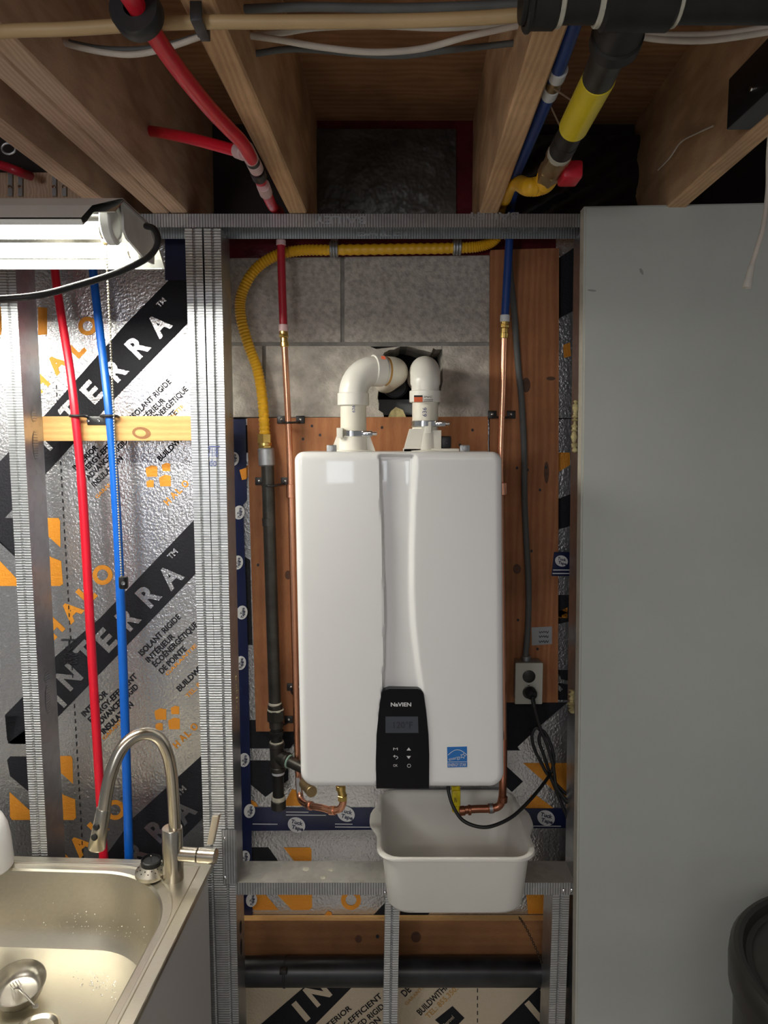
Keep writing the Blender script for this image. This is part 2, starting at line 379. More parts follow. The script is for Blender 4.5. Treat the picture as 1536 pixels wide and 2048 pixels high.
b3 = [('A', 366, 1622, 40, 46, 46), ('R', 316, 1660, 34, 46, 46), ('R', 275, 1705, 34, 46, 46), ('E', 232, 1750, 30, 46, 46), ('TM', 362, 1582, 21, 12, 46)]
for b in (b1, b2, b3): L(LB, 'foil', b, bold=.035)
def smalltext(parent, dx, dy, k, which, ang=44.5, mat='print_black', H=12):
    tb = {'fr': [('ISOLANT RIGIDE', 319, 1270, 110), ('INTÉRIEUR', 320, 1296, 74), ('ÉCOÉNERGÉTIQUE', 350, 1289, 120), ('DE POINTE', 345, 1320, 70)],
          'en': [('INTERIOR', 189, 1407, 66), ('ENERGY-EFFICIENT', 225, 1396, 131), ('ADVANCED RIGID', 233, 1411, 114), ('INSULATION', 234, 1436, 83)],
          'web': [('BUILDWITH', 385, 1351, 82)]}[which]
    return L(parent, mat, [(s, dx + x * k, dy + y * k, l * k, H * k, ang) for s, x, y, l in tb], bold=.028)
smalltext(LB, 0, 0, 1, 'fr'); smalltext(LB, 0, 0, 1, 'en'); smalltext(LB, 0, 0, 1, 'web')
smalltext(LB, -8, -434, .97, 'fr'); smalltext(LB, -12, -443, .965, 'en'); smalltext(LB, -26, -412, .965, 'web')
L(LB, 'print_orange', [('GARANTIE', 362, 1320, 84, 7, 45), ('GARANTIE', 228, 1456, 62, 7, 45), ('GARANTIE', 338, 838, 80, 7, 45), ('GARANTIE', 213, 974, 60, 7, 45), ('TEL: 855', 391, 1376, 50, 9, 45)], bold=.01)
def logo(parent, cx, cy, k=1):
    q = [(-17, -12, 11), (12, -20, 8), (-20, 13, 7), (10, 7, 11)]
    P(parent, 'printed_logo', 'print_orange', [[(cx + (x + a * r * .55 + .5 * r * u) * k, cy + (y + b * r * .55 + .5 * r * v) * k) for a, b, u, v in [(-1, -1, -1, 0), (0, -1, 0, -1), (1, -1, 1, -.6), (1, 0, 1, 0), (1, 1, 1, 1), (0, 1, 0, 1), (-1, 1, -.6, 1), (-1, 0, -1, 0)]] for x, y, r in q])
    L(parent, 'print_orange', [('H', cx + 15 * k, cy + 49 * k, 11 * k, 14 * k, 45), ('A', cx + 27 * k, cy + 36 * k, 12 * k, 14 * k, 45), ('L', cx + 37 * k, cy + 27 * k, 9 * k, 14 * k, 45), ('O', cx + 50 * k, cy + 14 * k, 13 * k, 14 * k, 45)], bold=.03)
logo(LB, 320, 954); logo(LB, 338, 1440)
def bighalo(parent, pts, k=1):
    bm = NB()
    (ox, oy) = pts['O']; ringp(bm, ox, oy, 20 * k, 11 * k, YPR - .0004)
    for c in 'HAL':
        if c in pts: text(bm, c, pts[c][0], pts[c][1], {'H': 32, 'A': 40, 'L': 26}[c] * k, 38 * k, 46, YPR - .0004, .05)
    mk('lettering', bm, 'print_orange', parent, smooth=0)
bighalo(LB, {'O': (205, 1150), 'L': (173, 1188), 'A': (142, 1222), 'H': (106, 1256)})
bighalo(LB, {'O': (175, 652), 'L': (153, 697), 'A': (113, 727), 'H': (78, 766)}, .93)
bighalo(LB, {'O': (230, 1620), 'L': (196, 1655), 'A': (160, 1690), 'H': (128, 1728)})
P(LB, 'printed_logo', 'print_orange', [[(76, 614), (94, 616), (94, 669), (76, 670)], [(-40, 614), (6, 614), (2, 670), (-40, 670)],
   [(60, 1036), (117, 1036), (120, 1042), (121, 1095), (60, 1040)], [(60, 1066), (101, 1114), (122, 1122), (126, 1168), (120, 1172), (60, 1172)], [(-60, 1060), (36, 1160), (34, 1172), (-60, 1172)],
   [(90, 1512), (142, 1512), (145, 1518), (146, 1568), (90, 1516)], [(90, 1550), (127, 1590), (150, 1599), (152, 1636), (147, 1640), (90, 1640)], [(19, 1584), (64, 1625), (64, 1640), (24, 1640), (20, 1634)]])
P(LB, 'printed_logo', 'print_black', [[(-60, 1036), (30, 1036), (33, 1042), (34, 1113), (28, 1112), (-60, 1030)], [(14, 1520), (20, 1513), (80, 1513), (80, 1600), (58, 1584), (20, 1552)], [(10, 1432), (80, 1432), (80, 1488), (22, 1488), (14, 1480)]])
bm = NB()
for i in range(64):
    y = 770 + i * 15.2; x = 112 + (y - 770) * .057; line(bm, (x, y), (x + .4, y + 8), 2, YPR - .0012)
mk('dashed_line', bm, 'print_black', LB, smooth=0)['kind'] = 'stuff'
bm = NB(); line(bm, (122, 1280), (152, 1280), 3, YPR - .002); line(bm, (138, 1280), (138, 1302), 3, YPR - .002); line(bm, (138, 1302), (131, 1294), 2.5, YPR - .002); line(bm, (138, 1302), (145, 1294), 2.5, YPR - .002)
text(bm, '85/8', 141, 1317, 22, 28, 90, YPR - .002, 0)
mk('handwriting', bm, 'ink_black', LB, smooth=0)
# centre board print
CB = centre_board
P(CB, 'printed_logo', 'print_black', [[(496, 1440), (600, 1440), (600, 1472), (580, 1497), (498, 1497)], [(498, 1521), (560, 1521), (577, 1540), (577, 1560), (531, 1594), (498, 1566)],
   [(497, 1695), (537, 1695), (556, 1722), (497, 1722)], [(1010, 1405), (1135, 1405), (1080, 1452), (1035, 1494), (1040, 1501), (1008, 1501)], [(1008, 1528), (1046, 1563), (1024, 1584), (1008, 1570)],
   [(742, 1836), (775, 1800), (790, 1836)], [(800, 1823), (862, 1823), (850, 1836), (800, 1836)], [(455, 850), (500, 850), (500, 905), (455, 905)], [(484, 1110), (500, 1120), (505, 1290), (488, 1290)], [(1110, 1190), (1150, 1190), (1150, 1240), (1110, 1250)], [(1110, 1340), (1150, 1340), (1150, 1400), (1110, 1400)], [(1110, 1000), (1150, 985), (1150, 1050), (1110, 1060)]])
P(CB, 'printed_logo', 'print_orange', [[(566, 1612), (584, 1578), (604, 1584), (614, 1612)], [(497, 1596), (512, 1606), (516, 1613), (497, 1613)], [(567, 1695), (620, 1695), (623, 1700), (623, 1722), (588, 1722)],
   [(500, 1785), (530, 1788), (557, 1820), (508, 1820), (500, 1812)], [(545, 1780), (624, 1786), (624, 1815), (618, 1820), (584, 1820)], [(1046, 1526), (1140, 1526), (1140, 1600), (1106, 1580), (1080, 1556)], [(1062, 1590), (1072, 1590), (1108, 1617), (1050, 1617)], [(1052, 1780), (1104, 1784), (1104, 1828), (1056, 1828)], [(1108, 905), (1140, 905), (1140, 930), (1108, 950)], [(1112, 1225), (1135, 1215), (1135, 1236), (1112, 1236)], [(484, 935), (496, 930), (496, 955), (488, 958)]])
bm = NB(); ringp(bm, 702, 1800, 20, 11, YPR - .0004); printp(bm, [(648, 1832), (655, 1822), (662, 1824), (666, 1834)], YPR - .0004); mk('lettering', bm, 'print_orange', CB, smooth=0)
L(CB, 'foil', [('A', 1118, 1290, 30, 36, 45), ('R', 1118, 1360, 30, 36, 45)], bold=.03)
P(sliver_board, 'printed_band', 'print_black', [[(1112, 520), (1170, 480), (1170, 610), (1112, 640)]])
P(sliver_board, 'printed_logo', 'print_orange', [[(1126, 690), (1140, 685), (1142, 712), (1128, 716)]])
# tan board print
KB = kraft_board
P(KB, 'printed_band', 'print_black', [[(522, 2048), (636, 1950), (728, 1950), (600, 2080), (490, 2080)], [(990, 2060), (1092, 1960), (1140, 1925), (1140, 2090), (960, 2090)], [(870, 2040), (905, 2012), (929, 2036), (900, 2066)]])
L(KB, 'kraft', [('I', 602, 2023, 12, 46, 40), ('N', 635, 1985, 40, 46, 40), ('I', 1068, 2022, 12, 46, 40), ('N', 1110, 1985, 40, 46, 40)], bold=.035)
L(KB, 'print_black', [('INTERIOR', 671, 2039, 78, 11, 40), ('ENERGY-EFFICIENT', 702, 2040, 156, 11.5, 40), ('ADVANCED RIGID', 717, 2052, 128, 11.5, 40), ('INSULATION', 722, 2068, 96, 11.5, 40), ('DE', 812, 1983, 18, 14, 44), ('BUILDWITHH', 866, 1998, 82, 13, 45)], bold=.02)
L(KB, 'primer', [('TEL: 855.350.4', 886, 2002, 92, 11, 45), ('GARANTIE', 830, 1990, 54, 7, 45)], bold=.01)
L(KB, 'kraft', [('Approved', 897, 2042, 26, 8, 45)], YPR - .0012, .0)
bm = NB()
for i in range(8): line(bm, (955, 1962 + i * 15), (955, 1970 + i * 15), 2, YPR)
mk('dashed_line', bm, 'print_black', KB, smooth=0)['kind'] = 'stuff'

# ================================================================== TAPES
def ovals(parent, pts, Y, rx=18, ry=15, rot=25, k=1, a=-14):
    for x, y in pts:
        o = mk('printed_oval', printp(NB(), ellipse(x, y, rx, ry, 26, rot), Y - .0005), 'ink_white', parent, smooth=0)
        L(o, 'tape_blue', [('Tuck', x + 1, y - 5 * k, 24 * k, 8 * k, a), ('Tape', x + 2, y + 6 * k, 24 * k, 8 * k, a)], Y - .001, .03)
YT = YW - .0022
tp = tag(mk('sheathing_tape', slab(NB(), [(494, 1615), (1140, 1617), (1140, 1656), (494, 1662)], YT, .0012), 'tape_blue', smooth=0), 'dark blue tape running horizontally across the foil below the heater', 'tape')
ovals(tp, [(593, 1650), (692, 1628), (1092, 1636)], YT)
bm = NB()
for x, y, l in [(572, 1624, 45), (572, 1630, 80), (505, 1648, 50), (670, 1648, 35), (670, 1654, 70), (1062, 1652, 60)]: line(bm, (x, y), (x + l, y + .5), 1.6, YT - .0005)
mk('fine_print', bm, 'ink_white', tp, smooth=0)['kind'] = 'stuff'
tv = tag(mk('sheathing_tape', slab(NB(), [(461, 838), (491, 838), (494, 1000), (486, 1010), (496, 1300), (503, 1660), (505, 1845), (478, 1845), (474, 1400), (464, 1000)], YT - .0014, .0012), 'tape_blue', smooth=0), 'dark blue vertical tape edging the foil left of the plywood board', 'tape')
for q in [(467, 918), (478, 1025), (475, 1125), (484, 1225), (481, 1326), (488, 1520), (499, 1622), (489, 1715), (503, 1800)]: ovals(tv, [q], YT - .0014, 11, 14, 10, .66, 70)
P(tv, 'fine_print', 'print_orange', [[(479, 940), (493, 935), (493, 958), (484, 960)]], YT - .002)
ts = tag(mk('sheathing_tape', slab(NB(), [(1108, 1104), (1146, 1104), (1146, 1152), (1103, 1152)], 1.8478, .0012), 'tape_blue', smooth=0), 'short dark blue tape piece stuck across plywood edge and foil', 'tape')
ovals(ts, [(1123, 1122)], 1.8478, 13, 11, 20, .72)
bm = NB(); line(bm, (1106, 1140), (1144, 1140), 2, 1.8472); line(bm, (1105, 1147), (1144, 1147), 2, 1.8472); mk('fine_print', bm, 'ink_white', ts, smooth=0)['kind'] = 'stuff'
tag(mk('sheathing_tape', slab(NB(), [(330, 470), (372, 470), (372, 560), (330, 560)], YT - .001, .0012), 'tape_blue', smooth=0), 'dark blue tape patch on foil behind the lamp end', 'tape')
tag(mk('sill_gasket', slab(NB(), [(445, 440), (1112, 440), (1112, 506), (980, 510), (600, 514), (445, 516)], 1.868, .005), 'tape_red'), 'dark red plastic strip over the block wall behind the yellow gas pipe', 'plastic sheet')
# rim bay linings
tag(mk('red_sheathing_tape', slab(NB(), [(600, 222), (955, 222), (955, 440), (600, 440)], 1.885, .004), 'tape_red'), 'dark red tape sheet around the grey insulation between two joists', 'tape')
bm = NB(); n = 14
g = [[bm.verts.new(at(612 + 300 * i / n + random.uniform(-2, 2) * (0 < i < n), 258 + 185 * j / n, 1.872 - .016 * math.sin(math.pi * i / n) ** .5 * math.sin(math.pi * min(1, (j + .3) / n)) + random.uniform(0, .004))) for i in range(n + 1)] for j in range(n + 1)]
for j in range(n):
    for i in range(n): bm.faces.new((g[j][i], g[j][i + 1], g[j + 1][i + 1], g[j + 1][i]))
r_ = bmesh.ops.extrude_face_region(bm, geom=bm.faces[:]); bmesh.ops.translate(bm, verts=[v for v in r_['geom'] if isinstance(v, bmesh.types.BMVert)], vec=(0, .008, 0))
tag(mk('insulation_batt', bm, 'batt_grey', smooth=60), 'grey plastic covered insulation batt tucked between the middle joists', 'insulation')
bm = NB(); n = 22
g = [[bm.verts.new(at(1006 + 400 * i / n, 270 + 175 * j / n, 1.88 - .004 * random.random() - .03 * abs(math.sin(i * .5 + j * .35)))) for i in range(n + 1)] for j in range(n + 1)]
for j in range(n):
    for i in range(n): bm.faces.new((g[j][i], g[j][i + 1], g[j + 1][i + 1], g[j + 1][i]))
tag(mk('poly_sheet', bm, 'poly_black', smooth=80, mods=None), 'wrinkled black plastic sheet closing the joist bay behind the gas valve', 'plastic sheet')

# ================================================================== PLYWOOD and wooden strips
def woodthing(name, poly, Y, t, mat, label, cat='board'):
    bm = slab(NB(), poly, Y, t); return tag(mk(name, bm, mat, smooth=0), label, cat)
pb = woodthing('plywood_board', [(494, 836), (976, 833), (976, 900), (990, 1463), (512, 1463)], YP, .0175, 'ply_flat', 'reddish brown plywood board fixed behind the water heater')
pr = woodthing('plywood_board', [(981, 500), (1118, 496), (1116, 1405), (994, 1405), (988, 1100), (980, 900)], YP, .0175, 'ply_red', 'tall reddish brown plywood board holding the outlet and grey cable')
for par, pts in ((pb, [(606, 878), (624, 852), (648, 960), (516, 1130), (764, 855), (945, 860), (920, 890), (640, 870)]), (pr, [(1034, 936), (1055, 940), (1080, 980), (1063, 1102), (1036, 1240), (1075, 1298), (1092, 935), (1020, 560)])):
    for x, y in pts: mk('nail_hole', printp(NB(), ellipse(x, y, 2.6, 3, 10), YP - .0004), 'ink_black', par, smooth=0)
for par, pts in ((pr, [(1093, 945, 5, 22), (1102, 757, 9, 4), (1052, 770, 9, 15), (1034, 1138, 8, 10)]), (pb, [(576, 1150, 6, 9)])):
    for x, y, a, b in pts: mk('knot', printp(NB(), ellipse(x, y, a, b, 16), YP - .0003), 'knot_wood', par, smooth=0)
st = woodthing('wooden_strip', [(38, 833), (402, 832), (402, 881), (40, 882)], 1.7735, .018, 'pine', 'pale pine strip crossing behind the studs under the black pipe clip', 'board')
mk('knot', printp(NB(), ellipse(283, 866, 19, 12, 18, 8), 1.773), 'ledger_wood', st, smooth=0); mk('knot', printp(NB(), ellipse(281, 866, 11, 7, 16, 8), 1.7727), 'pine', st, smooth=0)
a, b = at(470, 1841, 1.845), at(1140, 1841, 1.845)
lb = tag(mk('ledger_board', box(NB(), a.x, b.x, 1.845, 1.869, CZ - 1.386, a.z, .0015), ['ledger_wood', 'pine'], smooth=0), 'brown wooden ledger board above the black drain pipe', 'board')
for p in lb.data.polygons:
    if p.normal.z > .6: p.material_index = 1  # light on the top edge put into the colour as paler wood
for x, y, r in [(717, 1878, 7), (832, 1874, 10)]: mk('knot', printp(NB(), ellipse(x, y, r, r * 1.1, 16), 1.8446), 'knot_wood', lb, smooth=0)
mk('nail_hole', printp(NB(), ellipse(755, 1873, 3.5, 4, 12), 1.8446), 'ink_black', lb, smooth=0)
# black drain pipe
a, b = at(455, 1943, 1.80), at(1160, 1943, 1.80); b.z = a.z
dp = thing('drain_pipe', 'large black plastic drain pipe lying horizontally near the bottom', 'pipe', ((a.x + b.x) / 2, 1.80, a.z - .036))
bm = NB(); cyl(bm, a, b, .0365, 32); mk('pipe', bm, 'abs_black', dp)
c = at(564, 1920, 1.765); bm = NB(); cyl(bm, Vector((c.x, 1.80, a.z)) , Vector((c.x + .006, 1.80, a.z)), .0385, 32); box(bm, c.x - .006, c.x + .012, 1.757, 1.775, a.z + .022, a.z + .034, .002)
mk('pipe_strap', bm, 'black_plastic', dp)

# ================================================================== STEEL STUDS AND TRACKS
def sheet(name, prof, p0, p1, idx, mats, parent=None):
    bm = NB(); a = [bm.verts.new(p0(x, y)) for x, y in prof]; b = [bm.verts.new(p1(x, y)) for x, y in prof]
    for i in range(len(prof) - 1):
        f = bm.faces.new((a[i], a[i + 1], b[i + 1], b[i])); f.material_index = idx[i]
    o = mk(name, bm, mats, parent, smooth=0)
    s = o.modifiers.new('sheet', 'SOLIDIFY'); s.thickness = .0009; s.offset = 0
    return o
def stud(x_top, x_bot, z0, z1, width, web, label, zt=2.35, zb=1.0):
    D = YB - YS
    k = (x_top - x_bot) / (zt - zb); X = lambda z: x_bot + (z - zb) * k
    g = .0028; w = width
    prof = [(0, .011), (0, 0), (w * .40, 0), (w * .5, g), (w * .60, 0), (w, 0), (w, D), (0, D), (0, D - .011)]
    idx = [1, 0, 0, 0, 0, 1, 1, 1]
    if web == 'L': prof = [(w - x, y) for x, y in prof]
    o = sheet('steel_stud', prof, lambda x, y: Vector((X(z0) + x, YS + y, z0)), lambda x, y: Vector((X(z1) + x, YS + y, z1)), idx, ['galv_z', 'galv'])
    return tag(o, label, 'stud')
ZT = CZ + .484
s1 = stud(-.872, -.860, .01, ZT, .037, 'R', 'leftmost galvanised steel stud, left of the red and blue pipes')
s2 = stud(-.448, -.4395, .01, ZT, .0375, 'R', 'left stud of the central steel pair, touching the foil bay')
s3 = stud(-.4055, -.402, .01, ZT, .0375, 'R', 'right stud of the central steel pair, with pencilled figures')
s4 = stud(.452, .466, .01, ZT, .0375, 'L', 'steel stud half hidden by the grey partition, foam on its web')
zs = CZ - 1.0696
s5 = stud(.0075, -.004, .01, zs - .03, .0345, 'R', 'short steel stud standing centrally under the tub shelf', 1.0, 0.3)
s6 = stud(.417, .410, .01, zs - .03, .0405, 'L', 'short steel stud at the right end under the shelf', 1.0, 0.3)
for s, (x, y0, y1, y2, y3) in ((s1, (None, 820, 845, 862, 920)), (s1, (None, 1340, 1366, 1370, 1428))):
    for ya, yb in ((y0, y1), (y2, y3)):
        yc = (ya + yb) / 2; xw = -.872 + .037 + (2.35 - at(70, yc, 1.726).z) * .012 / 1.35
        c = atx(68 + (yc - 840) * .049, yc, xw); h = (at(70, ya, 1.726).z - at(70, yb, 1.726).z) / 2; bm = NB()
        bm.faces.new([bm.verts.new((xw + .0012, c.y + .0125 * math.cos(t * math.pi / 12), c.z + h * math.sin(t * math.pi / 12))) for t in range(24)])
        mk('knockout', bm, 'galv_z', s, smooth=0)
xw = -.4025 + .0375
for yc, h in ((1855, .028), (1890, .035)):
    c = atx(482 + (yc - 1855) * .06, yc, xw + .003); bm = NB()
    bm.faces.new([bm.verts.new((c.x - .0005, 1.726 + .010 * math.cos(t * math.pi / 12), c.z + h * .6 * math.sin(t * math.pi / 12))) for t in range(24)]); mk('knockout', bm, 'void', s3, smooth=0)
bm = NB(); text(bm, '71/8', 426, 905, 20, 18, 0, YS - .0008, 0); text(bm, 'do', 426, 925, 14, 14, 0, YS - .0008, 0); line(bm, (416, 893), (440, 893), 2, YS - .0008)
mk('handwriting', bm, 'ink_blue', s3, smooth=0)
# head track
zt0, zt1 = CZ + .486, CZ + .515
x0, x1 = -1.35, .478
def track(x0, x1, z0, z1, down, label, name='steel_track', web='galv'):
    D = YB - YS
    prof = [(0, z0), (0, z1), (D, z1), (D, z0)] if down else [(0, z1), (0, z0), (D, z0), (D, z1)]
    o = sheet(name, prof, lambda y, z: Vector((x0, YS + y - .001, z)), lambda y, z: Vector((x1, YS + y - .001, z)), [0, 1, 0], ['galv_x', web])
    return tag(o, label, 'track')
ht = track(x0, x1, zt0, zt1, True, 'galvanised head track running under the ceiling joists')
def stamp(par, items, Y):
    L(par, 'zinc_dull', items, Y, .015, 'stamped_lettering')
stamp(ht, [('BAILEY', 680, 440, 105, 16, 180), ('BAILEY', 985, 432, 105, 15, 180)], YS - .0022)
stamp(ht, [('BAILEY', 770, 466, 110, 13, 0), ('BAILEY', 1060, 460, 110, 13, 0)], YB - .003)
# shelf track
a, b = at(472, 1766, YS), at(1150, 1766, YS)
sh = track(a.x, b.x, zs - .031, zs, True, 'horizontal steel track forming a shelf under the white tub', web='galv_dust')
bm = NB(); pa, pb_, pc, pd = at(443, 1660, YS - .003), at(472, 1660, YS - .003), at(474, 1768, YS - .003), at(446, 1768, YS - .003)
prism(bm, [pa, pb_, pc, pd], [p + Vector((0, .0012, 0)) for p in (pa, pb_, pc, pd)]); mk('end_tab', bm, 'galv_x', sh, smooth=0)
for q in [(449, 1677), (450, 1756), (1128, 1782), (1144, 1781), (770, 1786)]:
    bm = NB(); c = at(*q, YS - .004); lathe(bm, c + Vector((0, .002, 0)), (0, -1, 0), [(.0045, 0), (.004, .002), (.002, .0035), (0, .004)], 14); mk('screw', bm, 'chrome', sh)
for i, (px, py, r) in enumerate([(646, 1755, 8), (662, 1740, 6), (572, 1730, 5), (612, 1738, 9), (722, 1762, 4), (628, 1757, 4)]):
    c = atz(px, py, zs + .0012); bm = NB()
    bm.faces.new([bm.verts.new(c + Vector((r * .0011 * math.cos(t * .6283) * random.uniform(.7, 1.2), r * .0011 * math.sin(t * .6283) * random.uniform(.7, 1.2), 0))) for t in range(10)])
    mk('plaster_spot', bm, 'pipe_dope', sh, smooth=0)
# foam blobs on studs
def foamrope(pts, r, label):
    path = cat_rom([at(*p) for p in pts], 12); rr = [r * random.uniform(.25, 1.2) for _ in path]
    bm = sweep(NB(), path, rr, 8); return tag(mk('spray_foam', bm, 'foam', smooth=70), label, 'foam')
foamrope([(406, 640, 1.698), (410, 760, 1.698), (414, 860, 1.698), (420, 980, 1.699), (423, 1100, 1.699), (427, 1240, 1.70), (431, 1420, 1.70), (436, 1620, 1.70)], .0055, 'thin yellow foam line squeezed between the central pair of studs')
foamrope([(452, 815, 1.73), (456, 830, 1.74), (455, 850, 1.74), (450, 880, 1.73)], .008, 'yellow foam smear on the central stud web above the plywood')
foamrope([(466, 1345, 1.73), (469, 1375, 1.74), (470, 1400, 1.74), (468, 1425, 1.73)], .007, 'yellow foam smear low on the central stud web')
foamrope([(1152, 800, 1.72), (1150, 840, 1.72), (1148, 875, 1.72), (1150, 905, 1.72)], .008, 'pale foam streak on right stud web beside the partition top half')
foamrope([(1146, 1380, 1.72), (1143, 1400, 1.72), (1147, 1425, 1.72)], .010, 'pale foam lump on the right stud web near the outlet')

# ================================================================== WATER HEATER
YH = 1.525
zt_, zb_ = CZ - .0155, at(768, 1577, YH).z
hx = lambda z, u: (-.1900 + (zt_ - z) * .0081) * (1 - u) / 2 + (.2495 + (zt_ - z) * .0218) * (1 + u) / 2
heater = thing('water_heater', 'white tankless water heater with black control panel on the plywood', 'water heater', (.035, 1.68, zb_))
def interp(tab, x):
    if x <= tab[0][0]: return tab[0][1:]
    for a, b in zip(tab, tab[1:]):
        if x <= b[0]:
            t = (x - a[0]) / (b[0] - a[0]); t = t * t * (3 - 2 * t) if False else t
            return [p + (q - p) * t for p, q in zip(a[1:], b[1:])]
    return tab[-1][1:]
gro = [(905, 757, 836), (1000, 761, 832), (1100, 764, 829), (1180, 767, 829), (1250, 768, 832), (1320, 767, 840), (1378, 764, 848), (1440, 757, 853), (1577, 753, 858)]
gro = [(CZ and at(800, y, YH).z, at(l, y, YH).x, at(r, y, YH).x) for y, l, r in gro][::-1]
Hh = zt_ - zb_; rt, rbm = .020, .034
ends = [0, .0008, .002, .004, .006, .009, .012, .016, .020, .025, .030, .036]
zz = sorted({round(e, 5) for e in ends} | {round(Hh - e, 5) for e in ends} | {round(.036 + (Hh - .072) * i / 90, 5) for i in range(91)})
tt = [0, .0008, .002, .004, .006, .009, .012, .016]
bm = NB(); rows = []
sm = lambda t: max(0, min(1, t)) ** 2 * (3 - 2 * max(0, min(1, t)))
for dz in zz:
    z = zb_ + dz; xl, xr = hx(z, -1), hx(z, 1); ins = 0
    if dz < rbm: ins = rbm - math.sqrt(max(0, rbm ** 2 - (rbm - dz) ** 2))
    if Hh - dz < rt: ins = rt - math.sqrt(max(0, rt ** 2 - (rt - (Hh - dz)) ** 2))
    xa, xb = xl + ins, xr - ins; gl, gr = interp(gro, z); row = []
    xs = [xa + t for t in tt] + [xa + .016 + (xb - xa - .032) * i / 130 for i in range(1, 130)] + [xb - t for t in tt[::-1]]
    for x in xs:
        # inside distance to the rounded rectangle
        dl = min(x - xl, xr - x); dv = dz; dt = Hh - dz
        d = min(dl, dv, dt)
        if dl < rbm and dv < rbm: d = rbm - math.hypot(rbm - dl, rbm - dv)
        if dl < rt and dt < rt: d = rt - math.hypot(rt - dl, rt - dt)
        d = max(0, d); B = .016; y = YH + (B - math.sqrt(max(0, B * B - (B - d) ** 2)) if d < B else 0)
        if d >= .004:
            y += .017 * sm((x - gl) / .003) * sm((gr - x) / .014) * sm((d - .004) / .008 if dt < .05 else 1) * (1 - .25 * sm((x - gl) / max(.01, gr - gl)))
        row.append(bm.verts.new((x, y, z)))
    rows.append(row)
for a, b in zip(rows, rows[1:]):
    for i in range(len(a) - 1): bm.faces.new((a[i], a[i + 1], b[i + 1], b[i]))
loop = rows[0] + [r[-1] for r in rows[1:]] + rows[-1][-2::-1] + [r[0] for r in rows[-2:0:-1]]
prev = loop
for yy in (1.60, 1.70):
    nx = [bm.verts.new((v.co.x, yy, v.co.z)) for v in loop]
    for i in range(len(loop)): j = (i + 1) % len(loop); bm.faces.new((prev[i], prev[j], nx[j], nx[i]))
    prev = nx
bm.faces.new(prev)
mk('front_cover', bm, 'white_enamel', heater, smooth=50)
mk('back_case', box(NB(), -.180, .252, 1.695, 1.849, zb_ + .012, zt_ - .004, .006), 'white_metal', heater)
# control panel
pl = [(772, 1380), (778, 1378), (836, 1378), (842, 1380), (847, 1387), (852, 1420), (857, 1470), (858.5, 1510), (858, 1577), (752.5, 1577), (751.5, 1520), (753, 1470), (759, 1410), (763, 1387), (767, 1382)]
fr = [at(x, y, YH - .0025) for x, y in pl]
bm = prism(NB(), fr, [p + Vector((0, .03, 0)) for p in fr])
cp = mk('control_panel', bm, 'black_gloss', heater, smooth=20)
YK = YH - .0031
mk('display', printp(NB(), [(771, 1433), (836, 1433), (837, 1466), (771, 1466)], YK), 'lcd', cp, smooth=0)
L(cp, 'lcd_ink', [('120°F', 806, 1450, 38, 12, 0)], YK - .0004, 0)
L(cp, 'ink_white', [('NaVIEN', 802, 1409, 41, 8, 0)], YK, .03)
L(cp, 'ink_white', [('M', 791, 1498, 9, 5, 0), ('OK', 791, 1531, 9, 5, 0)], YK, .0)
bm = NB(); printp(bm, [(813, 1501), (822, 1501), (817.5, 1495)], YK); printp(bm, [(813, 1512), (822, 1512), (817.5, 1518)], YK); ringp(bm, 818, 1531.5, 3.8, 2.9, YK, 16)
line(bm, (788, 1512.5), (794, 1512.5), 1.2, YK); line(bm, (794, 1512.5), (796, 1515.5), 1.2, YK); line(bm, (796, 1515.5), (792, 1518.5), 1.2, YK); printp(bm, [(786, 1512.5), (790, 1509.5), (790, 1515.5)], YK)
mk('button_symbols', bm, 'ink_white', cp, smooth=0)
# energy sticker
YE = YH - .0004
sk = mk('energy_sticker', printp(NB(), [(894, 1494), (934, 1493), (934.5, 1534), (895, 1535)], YE), 'sticker_blue', heater, smooth=0)
bm = NB()
arc = [(896 + 38 * t / 16, 1513 - 13.5 * math.sin(math.pi * (t + 1.2) / 18.4)) for t in range(17)]
for a, b in zip(arc, arc[1:]): line(bm, a, b, 1.2, YE - .0004)
star = [(926 + (5.6 if k % 2 == 0 else 2.4) * math.sin(k * math.pi / 5 + .2), 1512 - (5.6 if k % 2 == 0 else 2.4) * math.cos(k * math.pi / 5 + .2)) for k in range(10)]
for a, b in zip(star, star[1:] + star[:1]): line(bm, a, b, .9, YE - .0004)
line(bm, (895, 1524), (934, 1523.5), 1, YE - .0004)
text(bm, 'energy', 909, 1516, 24, 6.5, 12, YE - .0004, .0); text(bm, 'ENERGY STAR', 914.5, 1529.5, 36, 6, 1, YE - .0004, .01)
mk('lettering', bm, 'ink_white', sk, smooth=0)
# mounting lugs on top
for px in (663, 930):
    c = at(px, 900, 1.60); bm = NB(); box(bm, c.x - .011, c.x + .011, 1.60, 1.604, zt_ - .004, zt_ + .014, .002); lathe(bm, Vector((c.x, 1.600, zt_ + .007)), (0, -1, 0), [(.006, 0), (.0055, .003), (0, .004)], 16)
    mk('mounting_lug', bm, 'zinc_dull', heater)
